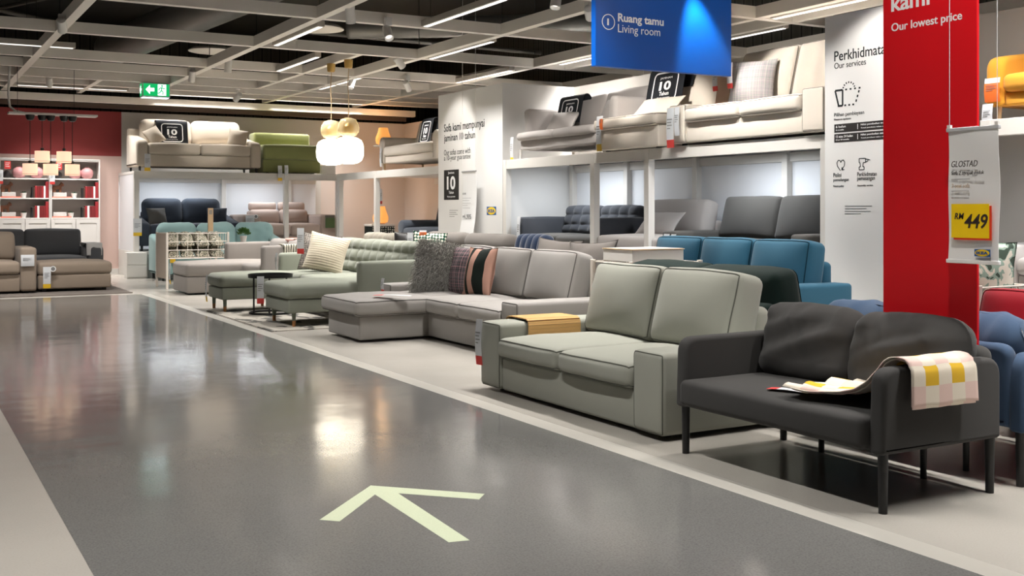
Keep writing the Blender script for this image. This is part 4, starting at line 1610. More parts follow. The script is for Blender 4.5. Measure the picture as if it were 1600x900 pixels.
# long-haired dark grey cushion
M_fur = fabric('grey_long_pile', rgb(176, 174, 168), 200, .2, .5, .2)
fl = scatter('fur_cushion', 'shaggy grey cushion leaning in the corner of the grey sofa', M_fur, (4.55, 9.44, .615), R(-22), R(14), .42, .48, .17, roll=R(11))
m = MB()
rnd = random.Random(4)
for k in range(5200):
    u, v = rnd.uniform(-.98, .98), rnd.uniform(-.98, .98)
    s = -1 if rnd.random() < .72 else 1
    th = .085 * (max(0, 1 - u * u) ** .62) * (max(0, 1 - v * v) ** .62)
    p = Vector((u * .21, s * th, v * .25))
    nn = Vector((u * .5, s * .9, v * .5)).normalized()
    L = rnd.uniform(.045, .085)
    dr = (nn * .6 + Vector((rnd.gauss(0, .6), rnd.gauss(0, .3), rnd.gauss(-.35, .6)))).normalized()
    sd = dr.cross(Vector((rnd.random(), rnd.random(), rnd.random()))).normalized() * .0034
    q1 = p + dr * L * .55 + nn * .008
    q2 = p + dr * L + Vector((0, 0, -.012))
    m.add([p - sd, p + sd, q1 + sd * .8, q1 - sd * .8, q2], [(0, 1, 2, 3), (3, 2, 4)])
hair = obj('long_pile', m, M_fur, fl, smooth=False, fix=False)
hair['kind'] = 'stuff'
M_tw = node_mat('tweed_pink_black', tweed(rgb(48, 48, 52), rgb(110, 104, 106), rgb(196, 150, 156)))
scatter('tweed_cushion', 'black and pink flecked tweed cushion between shaggy and striped ones', M_tw, (4.70, 9.16, .60), R(-80), R(14), .46, .46, .15)
M_st = node_mat('pink_green_stripe', stripes([(0, rgb(188, 146, 130)), (.18, rgb(28, 36, 32)), (.30, rgb(188, 146, 130)), (.50, rgb(24, 32, 28)), (.80, rgb(188, 146, 130))], 0, 2.1, .5), .85)
scatter('striped_cushion', 'pink and dark green striped cushion in front of the grey backrest', M_st, (4.72, 8.88, .60), R(-84), R(12), .46, .46, .17)

# cream knitted cushion on the tufted sofa


def knit(x, z, u, v):
    return .008 * math.sin(z * 2 * PI / .028) * (0.6 + .4 * math.sin(x * 2 * PI / .02))


M_knit = fabric('cream_knit', rgb(198, 188, 168), 160, .1, .8, .1)
scatter('knitted_cushion', 'cream knitted cushion with bobble rows on the tufted sofa', M_knit, (4.42, 12.10, .67), R(-24), R(22), .47, .46, .18, roll=R(13), fn=knit, n=54, wr=.003)
M_gd = node_mat('grey_dot_weave', dots_mat(rgb(150, 142, 134), rgb(84, 80, 76), 40, .4))
scatter('dotted_cushion', 'grey dotted cushion half hidden behind the cream knitted one', M_gd, (4.45, 12.42, .66), R(-30), R(16), .46, .46, .15, roll=R(8))
M_gw = node_mat('green_white_print', dots_mat(rgb(22, 70, 52), rgb(222, 222, 206), 26, .42))
scatter('patterned_cushion', 'green cushion with white drops on the rolled back sofa', M_gw, (5.98, 12.62, .665), R(-28), R(12), .44, .46, .16, roll=R(4))
M_lea = plain('black_leather', rgb(30, 28, 28), .35)
scatter('leather_cushion', 'black leather cushion left of the green patterned one', M_lea, (5.86, 13.0, .66), R(-50), R(10), .44, .46, .16)
scatter('pillow', 'taupe pillow at the far end of the taupe sofa', F_taupe, (6.0, 9.62, .635), R(-72), R(18), .62, .50, .2, roll=R(3), pinch=.12)
scatter('pillow', 'taupe pillow nearest the white wire bin on the taupe sofa', F_taupe, (6.0, 8.98, .63), R(-74), R(18), .62, .50, .2, roll=R(-3), pinch=.12)

# upper deck cushions
scatter('pillow', 'light grey pillow lying on the light grey deck sofa', F_lgrey, (7.72, 12.20, ZD + .485), R(-66), R(40), .42, .36, .16)
scatter('pillow', 'plump light grey pillow at the near end of the light grey deck sofa', F_lgrey, (7.80, 11.15, ZD + .53), R(-90), R(25), .50, .40, .18)
scatter('pillow', 'cream lumbar pillow on the cream chaise', F_cream, (7.72, 10.16, ZD + .50), R(-84), R(44), .70, .36, .16)
M_ltw = node_mat('pastel_tweed', tweed(rgb(206, 200, 196), rgb(178, 170, 176), rgb(150, 168, 160), 70, 60))
scatter('tweed_cushion', 'pastel tweed cushion on the cream deck sofa', M_ltw, (7.72, 8.55, ZD + .635), R(-62), R(16), .50, .50, .16)
M_st2 = node_mat('beige_green_stripe', stripes([(0, rgb(214, 184, 160)), (.42, rgb(40, 64, 50)), (.58, rgb(214, 184, 160)), (.8, rgb(60, 80, 66))], 0, 2.2, .5), .85)
scatter('striped_cushion', 'beige and green striped cushion behind the pastel tweed one', M_st2, (7.78, 8.88, ZD + .60), R(-60), R(14), .44, .44, .14)
scatter('pillow', 'small sand pillow at the left end of the sand beige sofa', F_sand, (4.10, 20.05, ZD + .645), R(18), R(28), .36, .32, .14, roll=R(-25))
scatter('pillow', 'small sand pillow at the right end of the sand beige sofa', F_sand, (5.60, 20.05, ZD + .655), R(-18), R(22), .36, .34, .14, roll=R(10))
scatter('pillow', 'small charcoal pillow at the left end of the ink blue sofa', F_dgrey, (4.15, 20.05, ZL + .61), R(12), R(24), .36, .32, .14)
scatter('pillow', 'small dark pillow at the right end of the ink blue sofa', F_ink, (5.22, 20.05, ZL + .61), R(-12), R(24), .36, .32, .14)
scatter('pillow', 'small aqua pillow against the left arm of the aqua sofa', F_aqua, (4.20, 18.68, .62), R(40), R(14), .32, .30, .15)
scatter('pillow', 'light grey lumbar pillow on the light grey platform chaise', F_lgrey, (7.75, 10.15, ZL + .56), R(-84), R(42), .62, .36, .16)


# flower cushion at the right edge
def flower(nt, tc):
    sp = nt.nodes.new('ShaderNodeMapping')
    sp.inputs['Scale'].default_value = (1, .01, 1)
    nt.links.new(tc.outputs['Object'], sp.inputs[0])
    vo = nt.nodes.new('ShaderNodeTexVoronoi')
    vo.inputs['Scale'].default_value = 5.5
    vo.inputs['Randomness'].default_value = .8
    nt.links.new(sp.outputs[0], vo.inputs['Vector'])
    wv = nt.nodes.new('ShaderNodeTexNoise')
    wv.inputs['Scale'].default_value = 9.0
    wv.inputs['Distortion'].default_value = 1.6
    nt.links.new(sp.outputs[0], wv.inputs['Vector'])
    bg = ramp(nt, wv.outputs['Fac'], [(0, rgb(70, 84, 74)), (.42, rgb(150, 172, 158)), (.52, rgb(220, 214, 200))])
    core = ramp(nt, vo.outputs['Distance'], [(0, (1, 1, 1, 1)), (.17, (0, 0, 0, 1))])
    mx = nt.nodes.new('ShaderNodeMix')
    mx.data_type = 'RGBA'
    nt.links.new(core, mx.inputs[0])
    nt.links.new(bg, mx.inputs[6])
    mx.inputs[7].default_value = rgb(74, 20, 30)
    return mx.outputs[2]


scatter('flower_cushion', 'cushion with large leaf and flower print right of the red panel', node_mat('flower_print', flower), (6.06, 4.62, .74), R(-35), R(12), .5, .5, .16, roll=R(5))


# ------------------------------------------------------------------ 10-year cloths over backrests
M_cloth = fabric('black_cloth', rgb(30, 32, 36), 500, .1, .2, .05)


def ten_cloth(label, loc, rz, w_, h_, lean):
    t_ = thing('guarantee_cloth', label, 'cloth', loc, rz, 'black guarantee cloths over backrests')
    rt = .06
    back = .18
    arc = PI * rt
    tot = back + arc + h_

    def fn(u, v):
        s = v * tot
        wob = .006 * math.sin(u * 7 + s * 9)
        if s < back:
            y, z = 2 * rt, -(back - s)
        elif s < back + arc:
            a = (s - back) / rt
            y, z = rt + rt * math.cos(a), rt * math.sin(a)
        else:
            y, z = 0, -(s - back - arc)
        return (w_ * (u - .5), y + wob * .5, z)
    m_ = MB()
    sheet(m_, 8, 30, fn, .004)
    c = obj('cloth_sheet', m_, M_cloth, t_, (0, 0, 0), (-lean, 0, 0))
    W2, H2 = w_ * .66, min(h_ * .86, w_ * .74)
    pts = rpoly([(0, 0), (W2, 0), (W2, H2), (0, H2)], W2 * .16, 5)
    o0 = (-W2 / 2, -.008, -h_ * .05 - H2)
    bars('printed_frame', c, [(*pts[i], *pts[(i + 1) % len(pts)]) for i in range(len(pts))], W2 * .04, FY, M_txw, o0)
    text('JAMINAN', W2 * .5, H2 * .09, (-W2 * .25, -.0085, o0[2] + H2 * .76), FY, M_txw, c)
    text('10', W2 * .48, H2 * .32, (-W2 * .24, -.0085, o0[2] + H2 * .38), FY, M_txw, c, bold=.03)
    text('Tahun', W2 * .40, H2 * .14, (-W2 * .20, -.0085, o0[2] + H2 * .20), FY, M_txw, c, bold=.02)
    text('10-year guarantee', W2 * .52, H2 * .06, (-W2 * .26, -.0085, o0[2] + H2 * .09), FY, M_txw, c)
    return t_


ten_cloth('black 10 Tahun cloth over the back of the sand beige sofa', (4.46, 20.29, ZD + .90), 0, .56, .38, R(10))
ten_cloth('black 10 Tahun cloth over the back of the cream chaise', (7.93, 10.22, ZD + .95), -PI / 2, .68, .40, R(12))
ten_cloth('black 10 Tahun cloth over the back of the light grey deck sofa', (7.93, 12.30, ZD + .81), -PI / 2, .58, .34, R(12))
ten_cloth('black 10 Tahun cloth over the back of the ivory alcove sofa', (7.96, 16.85, ZD + .84), -PI / 2, .46, .40, R(12))

# ------------------------------------------------------------------ checked throw on the charcoal sofa


def checks(nt, tc):
    def cell(sock, nn):
        mu = nt.nodes.new('ShaderNodeMath')
        mu.operation = 'MULTIPLY'
        mu.inputs[1].default_value = nn
        nt.links.new(sock, mu.inputs[0])
        fl_ = nt.nodes.new('ShaderNodeMath')
        fl_.operation = 'FLOOR'
        nt.links.new(mu.outputs[0], fl_.inputs[0])
        mo = nt.nodes.new('ShaderNodeMath')
        mo.operation = 'MODULO'
        mo.inputs[1].default_value = 2
        nt.links.new(fl_.outputs[0], mo.inputs[0])
        return mo.outputs[0]
    sp = nt.nodes.new('ShaderNodeSeparateXYZ')
    nt.links.new(tc.outputs['UV'], sp.inputs[0])
    a, b = cell(sp.outputs[0], 5.0), cell(sp.outputs[1], 10.0)
    m2 = nt.nodes.new('ShaderNodeMath')
    m2.operation = 'MULTIPLY_ADD'
    m2.inputs[1].default_value = 2
    nt.links.new(a, m2.inputs[0])
    nt.links.new(b, m2.inputs[2])
    dv = nt.nodes.new('ShaderNodeMath')
    dv.operation = 'MULTIPLY_ADD'
    dv.inputs[1].default_value = .25
    dv.inputs[2].default_value = .125
    nt.links.new(m2.outputs[0], dv.inputs[0])
    return ramp(nt, dv.outputs[0], [(0, rgb(220, 193, 184)), (.25, rgb(224, 214, 198)), (.5, rgb(224, 214, 198)), (.75, rgb(218, 176, 52))])


M_check = node_mat('pink_yellow_checks', checks)
thr = thing('checked_throw', 'pink, white and yellow checked throw over the arm of the charcoal sofa', 'throw', (3.55, 3.0, .57))
# path of the throw in (Y, Z): outside hem, up over the arm, down and along the seat
path = [(2.885, .40), (2.885, .46), (2.885, .52), (2.893, .565), (2.915, .580), (2.95, .583), (2.985, .578), (3.015, .56), (3.045, .525), (3.09, .47), (3.14, .43), (3.20, .408), (3.30, .398), (3.40, .395), (3.48, .394)]
cum = [0]
for i in range(1, len(path)):
    cum.append(cum[-1] + math.hypot(path[i][0] - path[i - 1][0], path[i][1] - path[i - 1][1]))


def throw_pt(dx0, dx1, dz, ph, stop=1.0):
    def fn(u, v):
        s = v * cum[-1] * stop
        k = 0
        while k < len(cum) - 2 and cum[k + 1] < s:
            k += 1
        f_ = (s - cum[k]) / (cum[k + 1] - cum[k])
        y = path[k][0] + (path[k + 1][0] - path[k][0]) * f_
        z = path[k][1] + (path[k + 1][1] - path[k][1]) * f_
        end = max(0, v - .45) / .55
        x = dx0 + (dx1 - dx0) * u - .10 * end * (1 - .4 * u)
        wv = noise.noise(Vector((u * 4 + ph, v * 5, ph)))
        z += dz + wv * .012 * (.4 + end) + (.03 * end * math.sin(u * 9 + ph) ** 2)
        y -= .10 * max(0, .25 - v) * u * .5
        return (x - 3.55, y - 3.0 - (.006 if v < .2 else 0) * dz * 100 + wv * .006 * end, z - .57)
    return fn


for nm, a, b, dz, ph, st_ in (('lower_fold', 3.41, 3.76, .003, 1.0, 1.0), ('upper_fold', 3.40, 3.77, .013, 2.3, .93)):
    m = MB()
    sheet(m, 22, 60, throw_pt(a, b, dz, ph, st_), .005)
    obj(nm, m, M_check, thr, sharp=0)

# ------------------------------------------------------------------ other throws
M_zeb = node_mat('zebra_weave', stripes([(0, rgb(206, 198, 184))], 0))
m_z, nt_z, b_z = _new('zebra_cloth')
tcz = nt_z.nodes.new('ShaderNodeTexCoord')
wz = nt_z.nodes.new('ShaderNodeTexWave')
wz.inputs['Scale'].default_value = 9
wz.inputs['Distortion'].default_value = 5
nt_z.links.new(tcz.outputs['Object'], wz.inputs['Vector'])
nt_z.links.new(ramp(nt_z, wz.outputs['Fac'], [(0, rgb(70, 72, 62)), (.4, rgb(206, 200, 184))]), b_z.inputs['Base Color'])
b_z.inputs['Roughness'].default_value = .9


def drape(name, label, mat, loc, rz, w_, top, drop_f, drop_b, lift=.01):
    """cloth over a ledge: top = depth of the ledge along local y"""
    tot = drop_f + top + drop_b

    def fn(u, v):
        s = v * tot
        wob = noise.noise(Vector((u * 5, v * 4, loc[0]))) * .012
        if s < drop_f:
            y, z = -lift, -(drop_f - s)
        elif s < drop_f + top:
            y, z = s - drop_f, lift
        else:
            y, z = top + lift, -(s - drop_f - top)
        return (w_ * (u - .5) * (1 + .05 * math.sin(v * 6)), y + wob, z + wob * .6)
    m_ = MB()
    sheet(m_, 12, 36, fn, .006)
    return tag(obj(name, m_, mat, None, loc, (0, 0, rz), sharp=0), label, 'throw')


drape('throw_blanket', 'zebra striped throw over the near arm of the far grey chaise sofa', m_z, (4.80, 14.235, .695), 0, .42, .19, .10, .16)
drape('throw_blanket', 'dusty pink throw folded over the back of the far grey chaise sofa', fabric('pink_cloth', rgb(206, 154, 142), 300, .08, .3), (5.0, 15.2, .75), -PI / 2, .36, .24, .05, .08)
drape('throw_blanket', 'white throw hanging over the right arm of the dark grey sofa', fabric('white_cloth', rgb(206, 206, 206), 300, .05, .3), (2.72, 17.62, .655), PI / 2 * 0 + .05, .22, .5, .18, .05)

# ------------------------------------------------------------------ bamboo armrest tray
M_bam = node_mat('bamboo_strips', lambda nt, tc: (lambda wv: (nt.links.new(tc.outputs['Object'], wv.inputs['Vector']), wv.inputs['Scale'].__setattr__('default_value', 9.0), setattr(wv, 'bands_direction', 'Y'), ramp(nt, wv.outputs['Fac'], [(0, rgb(120, 80, 44)), (.06, rgb(206, 162, 104)), (.6, rgb(216, 174, 116)), (1, rgb(200, 156, 98))], 'LINEAR'))[-1])(nt.nodes.new('ShaderNodeTexWave')), .45)
tr = thing('armrest_tray', 'bamboo slat tray laid over the far arm of the sage green sofa', 'tray', (3.78, 6.217, .452))
m = MB()
# slats: run along X, bend over both sides of the arm
prof = [(-.145, -.13), (-.145, -.075), (-.145, -.03), (-.138, -.004), (-.115, .008), (-.07, .009), (-.02, .009), (.03, .009), (.08, .009), (.115, .008), (.138, -.004), (.145, -.03), (.145, -.08), (.145, -.13)]
P2 = []
for i in range(len(prof) - 1):
    for k in range(2):
        f_ = k / 2
        P2.append((prof[i][0] + (prof[i + 1][0] - prof[i][0]) * f_, prof[i][1] + (prof[i + 1][1] - prof[i][1]) * f_))
P2.append(prof[-1])
for i in range(len(P2) - 1):
    (ya, za), (yb, zb_) = P2[i], P2[i + 1]
    L = math.hypot(yb - ya, zb_ - za)
    ty, tz = (yb - ya) / L, (zb_ - za) / L
    ny, nz_ = -tz, ty
    g = .0006
    ps = [(ya + ty * g, za + tz * g), (yb - ty * g, zb_ - tz * g)]
    vs = []
    for x in (-.20, .20):
        for (y, z) in ps:
            vs += [(x, y, z), (x, y + ny * .007, z + nz_ * .007)]
    m.add(vs, [(0, 1, 3, 2), (4, 6, 7, 5), (0, 4, 5, 1), (2, 3, 7, 6), (1, 5, 7, 3), (0, 2, 6, 4)])
obj('slat_sheet', m, M_bam, tr, smooth=False)
m = MB()
box(m, -.198, .198, -.12, .12, .004, .0062)
obj('felt_backing', m, M_ink, tr, smooth=False)

# ================================================================== PRICE TAGS
def ptag(loc, facing, label, band='red', h=.26, w_=.075, tilt=0.0, badge=False, frac=.2):
    if band == 'orange':
        frac = .78
    t_ = thing('price_tag', label, 'price tag', loc, {'x': -PI / 2, 'y': 0.0}[facing] + tilt)

    def strip_(z0, z1, off):
        mb_ = MB()
        sheet(mb_, 2, 8, lambda u, v: (w_ * (u - .5), -.006 - off - .012 * math.sin(max(0, min(1, (-(z0 + (z1 - z0) * v)) / h)) * PI), z0 + (z1 - z0) * v), .0012)
        return mb_
    bh = h * frac
    obj('card', strip_(-h + (bh if band else 0), 0, 0), M_tagw, t_)
    if band:
        obj('colour_band', strip_(-h, -h + bh, 0), {'red': M_red, 'yellow': M_yel, 'orange': M_org}[band], t_)
    lines('print', t_, (-w_ * .36, -.0205, -h * .30), FY, w_ * .7, 4, h * .075, h * .02, M_inkg)
    if badge:
        n_ = 18
        flat('round_badge', [(w_ * .5 + .03 + .04 * math.cos(2 * PI * k / n_), -h * .1 + .04 * math.sin(2 * PI * k / n_)) for k in range(n_)], FY, (0, -.01, 0), M_paper, t_, 0, .002)
        flat('badge_ring', [(w_ * .5 + .03 + .028 * math.cos(2 * PI * k / n_), -h * .1 + .028 * math.sin(2 * PI * k / n_)) for k in range(n_)], FY, (0, -.012, 0), M_inkg, t_, 0, .001)
    return t_


ptag((3.37, 6.335, .455), 'x', 'white tag with red end on the far arm of the sage green sofa', 'red', .30, .06, R(14))
ptag((4.23, 9.97, .50), 'x', 'short white tag on the far arm of the grey corner sofa', 'red', .14, .07)
ptag((4.14, 13.08, .64), 'x', 'plain white tag on the far arm of the tufted chaise sofa', None, .20, .07)
ptag((3.29, 13.08, .40), 'x', 'white tag with yellow end on the left chaise of the tufted sofa', 'yellow', .32, .065)
ptag((3.54, 16.16, .40), 'x', 'white tag with yellow end on the far grey chaise', 'yellow', .30, .07)
ptag((4.06, 18.40, .62), 'y', 'white tag with yellow end and round badge on the aqua sofa arm', 'yellow', .32, .085, 0, True)
ptag((3.74, 19.65, 1.02), 'y', 'bright white tag with yellow end on the rack post by the ink blue sofa', 'yellow', .30, .14)
ptag((5.72, 19.69, 1.07), 'y', 'grey tag with round badge on the left arm of the rose beige sofa', None, .2, .16, 0, True)
ptag((3.90, 19.62, ZD + .30), 'y', 'white tag with yellow end under the sand beige sofa arm', 'yellow', .30, .1)
ptag((6.26, 19.62, ZD + .14), 'y', 'white tag with yellow end left of the olive sofa bed front', 'yellow', .28, .08)
ptag((6.38, 19.62, ZD + .15), 'y', 'plain white tag on the olive sofa bed front', None, .18, .07)
ptag((7.485, 17.75, ZD + .40), 'x', 'white tag at the left end of the ivory alcove sofa', None, .32, .08)
ptag((7.33, 12.66, ZL + .63), 'x', 'white tag with yellow end on the charcoal tufted platform sofa', 'yellow', .38, .08)
ptag((7.27, 12.74, ZD + .30), 'x', 'white tag with yellow end on the light grey deck sofa', 'yellow', .34, .08)
ptag((7.10, 10.42, ZD + .40), 'x', 'white tag with yellow end on the cream chaise', 'yellow', .40, .10)
ptag((7.09, 10.36, ZD + .40), 'x', 'short orange tag on the corner of the cream chaise', 'orange', .16, .06).children
ptag((7.17, 9.19, ZD + .40), 'x', 'wide grey tag with red end on the cream sofa arm', 'red', .42, .12)
ptag((7.17, 9.08, ZD + .40), 'x', 'narrow white tag beside the red ended one on the cream sofa arm', None, .30, .08)
ptag((7.60, 8.98, ZD + .84), 'x', 'white tag with red end on the striped deck cushion', 'red', .26, .08)
ptag((7.56, 8.70, ZD + .84), 'x', 'white tag with red end on the pastel tweed cushion', 'red', .26, .08)
ptag((7.58, 8.85, ZD + .86), 'x', 'orange tag between the two deck cushions', 'orange', .12, .12)
ptag((7.32, 9.45, ZL + .46), 'x', 'white tag on the far arm of the dark grey platform sofa', None, .16, .10)
ptag((7.32, 9.33, ZL + .46), 'x', 'second white tag on the far arm of the dark grey platform sofa', 'red', .16, .08)
ptag((7.17, 5.32, ZD + .31), 'x', 'orange tag on the front of the mustard yellow sofa', 'orange', .18, .13)
ptag((7.17, 5.36, ZD + .12), 'x', 'white and red tag under the orange one on the mustard yellow sofa', 'red', .18, .09)
ptag((1.67, 16.47, .55), 'y', 'grey tag with dark top on the tan beige sofa arm', None, .16, .17)
ptag((1.93, 16.58, .37), 'y', 'white tag with yellow end and badge on the tan footstool', 'yellow', .30, .10, 0, True)
ptag((4.16, 12.26, .96), 'y', 'white tag with red end on the cream knitted cushion', 'red', .30, .08, R(-25))
ptag((5.80, 13.18, 0.88), 'y', 'white tag with red end on the black leather cushion', 'red', .24, .06, R(-25))
ptag((5.80, 12.81, 0.88), 'y', 'white tag with red end on the green patterned cushion', 'red', .26, .07, R(-25))
ptag((5.92, 12.68, 0.91), 'y', 'small orange tag on the green patterned cushion', 'orange', .10, .09, R(-25))
ptag((7.95, 18.9, 1.56), 'y', 'white tag with red end hanging in the alcove', 'red', .28, .07)

# loose tags lying on seats


def flat_tag(loc, rz, label, band, L=.24, w_=.07, pitch=0.0):
    t_ = thing('paper_tag', label, 'price tag', loc, rz)
    for nm, x0, x1, mt in (('card', 0, L * .75, M_tagw), ('colour_band', L * .75, L, band)):
        m_ = MB()
        sheet(m_, 8, 2, lambda u, v, x0=x0, x1=x1: (x0 + (x1 - x0) * u, w_ * (v - .5), .004 + .006 * math.sin(3.0 * (x0 + (x1 - x0) * u) / L)), .0012)
        obj(nm, m_, mt, t_)
    return t_


flat_tag((3.45, 3.46, .378), R(112), 'paper tag with red end lying on the charcoal seat', M_red, .19, .055)
flat_tag((4.02, 8.86, .405), R(140), 'paper tag with red end lying across the grey chaise', M_red, .34, .07)

# ================================================================== LAMPS THAT HANG OR STAND
M_glow = plain('opal_glass_lit', rgb(250, 246, 236), .3, emit=(1, .90, .72, 1), es=3.2)
M_amber = plain('amber_ribbed_glass', rgb(238, 220, 172), .15, emit=(1, .78, .42, 1), es=.04)
M_amber.node_tree.nodes['Principled BSDF'].inputs['Alpha'].default_value = .38
M_brass = plain('brass_cup', rgb(196, 160, 92), .35, metal=.6)


def glass_pendant(label, x, y):
    t_ = thing('pendant_lamp', label, 'pendant lamp', (x, y, 1.81), 0, 'opal glass pendants')
    m_ = MB()
    lathe(m_, [(.045, ZC - 1.81 - .115), (.055, ZC - 1.81 - .10), (.062, ZC - 1.81), (.05, ZC - 1.81 + .004)], n=24)
    obj('ceiling_cup', m_, M_brass, t_)
    m_ = MB()
    tube(m_, [(0, 0, .64), (.004, 0, .9), (-.01, 0, 1.1), (.006, 0, ZC - 1.81 - .1)], .006, n=6)
    obj('cord', m_, M_pale, t_)
    m_ = MB()
    lathe(m_, [(.08, 0), (.135, .012), (.185, .05), (.208, .11), (.212, .19), (.205, .27), (.18, .325), (.12, .36), (.06, .372)], n=40)
    obj('opal_shade', m_, M_glow, t_)
    n_ = 72
    prof = [(.06, .372), (.105, .395), (.14, .44), (.145, .50), (.135, .56), (.10, .615), (.04, .64)]
    vs, fs = [], []
    for (r_, z_) in prof:
        for k in range(n_):
            rr = r_ * (1 + (.03 if k % 2 else -.03))
            vs.append((rr * math.cos(2 * PI * k / n_), rr * math.sin(2 * PI * k / n_), z_))
    for i in range(len(prof) - 1):
        for k in range(n_):
            l = (k + 1) % n_
            fs.append((i * n_ + k, i * n_ + l, (i + 1) * n_ + l, (i + 1) * n_ + k))
    m_ = MB()
    m_.add(vs, fs)
    obj('ribbed_glass', m_, M_amber, t_, fix=False, sharp=0)
    m_ = MB()
    lathe(m_, [(.03, .38), (.07, .42), (.07, .52), (.03, .56)], n=20)
    obj('socket', m_, M_brass, t_)
    return t_


glass_pendant('left one of two opal glass pendants with amber ribbed tops', 5.48, 14.82)
glass_pendant('right one of two opal glass pendants with amber ribbed tops', 5.54, 14.30)

t = thing('lamp_board', 'white board hung in front of the red wall for five lamps', 'board', (2.185, 18.0, 2.61))
m = MB()
box(m, -.63, .63, -.12, .12, 0, .03, .004)
obj('board', m, M_white, t, smooth=False)
for s in (-.5, .3):
    m = MB()
    tube(m, [(s, 0, .03), (s, 0, ZC - 2.61 + .1)], .004, n=6)
    obj('wire', m, M_black, t)
m = MB()
tube(m, [(-.40, .06, .03), (-.52, .06, .05), (-.60, .06, .12), (-.62, .06, .3), (-.60, .06, .75)], .018, n=8)
obj('cable_hose', m, M_white, t)
M_shade = plain('linen_shade_lit', rgb(230, 200, 170), .8, emit=(1, .66, .46, 1), es=.62)
five = [(1.86, 1.70, 'leftmost low pendant of the five with linen drum shades'), (2.03, 1.895, 'left one of the two higher linen drum pendants'), (2.15, 1.70, 'middle low pendant of the five with linen drum shades'),
        (2.34, 1.895, 'right one of the two higher linen drum pendants'), (2.46, 1.70, 'rightmost low pendant of the five with linen drum shades')]
for x, z, lab in five:
    t = thing('pendant_lamp', lab, 'pendant lamp', (x, 18.0, z), 0, 'linen drum pendants')
    top = 2.61 - z
    m = MB()
    lathe(m, [(.02, top - .085), (.045, top - .075), (.062, top - .04), (.066, top), (.03, top)], n=20)
    obj('ceiling_cup', m, M_black, t)
    m = MB()
    tube(m, [(0, 0, .2), (0, 0, top - .08)], .005, n=6)
    obj('cord', m, M_black, t)
    m = MB()
    lathe(m, [(.02, .16), (.024, .165), (.024, .215), (.012, .222)], n=16)
    obj('socket', m, M_black, t)
    m = MB()
    lathe(m, [(.102, .0), (.107, .0), (.107, .17), (.102, .17)], n=36)
    lathe(m, [(.02, .168), (.104, .168), (.104, .171), (.02, .171)], n=36)
    obj('lamp_shade', m, M_shade, t)
    m = MB()
    lathe(m, [(.108, .012), (.109, .012), (.109, .016), (.108, .016)], n=36)
    obj('shade_trim', m, plain('thread_brown', rgb(150, 110, 80), .8), t)
    l = bpy.data.lights.new('bulb', 'POINT')
    l.energy = 5
    l.color = (1, .70, .45)
    l.shadow_soft_size = .04
    lo = bpy.data.objects.new('bulb', l)
    COL.objects.link(lo)
    lo.parent = t
    lo.location = (0, 0, .06)

M_lan = node_mat('slatted_lantern', lambda nt, tc: (lambda wv: (nt.links.new(tc.outputs['Object'], wv.inputs['Vector']), setattr(wv, 'bands_direction', 'Z'), setattr(wv.inputs['Scale'], 'default_value', 14), ramp(nt, wv.outputs['Fac'], [(0, rgb(190, 110, 50)), (.3, rgb(236, 170, 96))], 'LINEAR'))[-1])(nt.nodes.new('ShaderNodeTexWave')), .7)
_b = M_lan.node_tree.nodes['Principled BSDF']
_b.inputs['Emission Color'].default_value = (1, .42, .10, 1)
_b.inputs['Emission Strength'].default_value = .5


def lantern(label, x, y, z):
    t_ = thing('table_lamp', label, 'table lamp', (x, y, z), 0, 'orange slatted table lamps')
    m_ = MB()
    lathe(m_, [(.09, .0), (.14, .02), (.155, .08), (.15, .14), (.11, .24), (.09, .33), (.08, .33)], n=28)
    obj('lamp_shade', m_, M_lan, t_)
    m_ = MB()
    lathe(m_, [(.07, -.02), (.095, -.02), (.095, .02), (.07, .02)], n=24)
    obj('base', m_, M_pale, t_)
    l_ = bpy.data.lights.new('bulb', 'POINT')
    l_.energy = 6
    l_.color = (1, .6, .3)
    l_.shadow_soft_size = .1
    lo_ = bpy.data.objects.new('bulb', l_)
    COL.objects.link(lo_)
    lo_.parent = t_
    lo_.location = (0, 0, .42)
    return t_


lantern('orange glowing table lamp beside the ivory sofa on the top deck', 8.52, 20.1, 2.465)
lantern('orange glowing table lamp beside the slate blue sofa', 8.46, 20.1, .91)


def pedestal(label, x, y, z, h_, r_, cat='table'):
    t_ = thing('side_table', label, cat, (x, y, z))
    m_ = MB()
    lathe(m_, [(r_ - .01, h_ - .022), (r_, h_ - .018), (r_, h_ - .004), (r_ - .01, h_)], n=36)
    obj('table_top', m_, M_white, t_)
    m_ = MB()
    lathe(m_, [(.02, .015), (.018, h_ - .02)], n=14)
    obj('stem', m_, M_white, t_)
    m_ = MB()
    lathe(m_, [(r_ * .7, 0), (r_ * .7, .012), (.03, .02)], n=28)
    obj('foot', m_, M_white, t_)
    return t_


pedestal('white round side table under the upper orange lamp', 8.52, 20.1, ZD, .60, .2)
pedestal('white round pedestal table behind the tufted chaise sofa', 5.95, 15.85, 0, .72, .22)

# patterned cabinet under the lower lamp
t = thing('cabinet', 'small cabinet with black and white leaf pattern under the lower orange lamp', 'cabinet', (8.44, 20.1, .0))
m = MB()
box(m, -.24, .24, -.2, .2, .45, .85, .004)
obj('body', m, node_mat('leaf_pattern', dots_mat(rgb(36, 44, 42), rgb(214, 214, 206), 22, .34)), t, smooth=False)
m = MB()
box(m, -.25, .25, -.21, .21, .85, .89, .004)
obj('top', m, M_white, t, smooth=False)
m = MB()
box(m, -.22, .22, -.18, .18, 0, .45, .004)
obj('plinth', m, M_white, t, smooth=False)

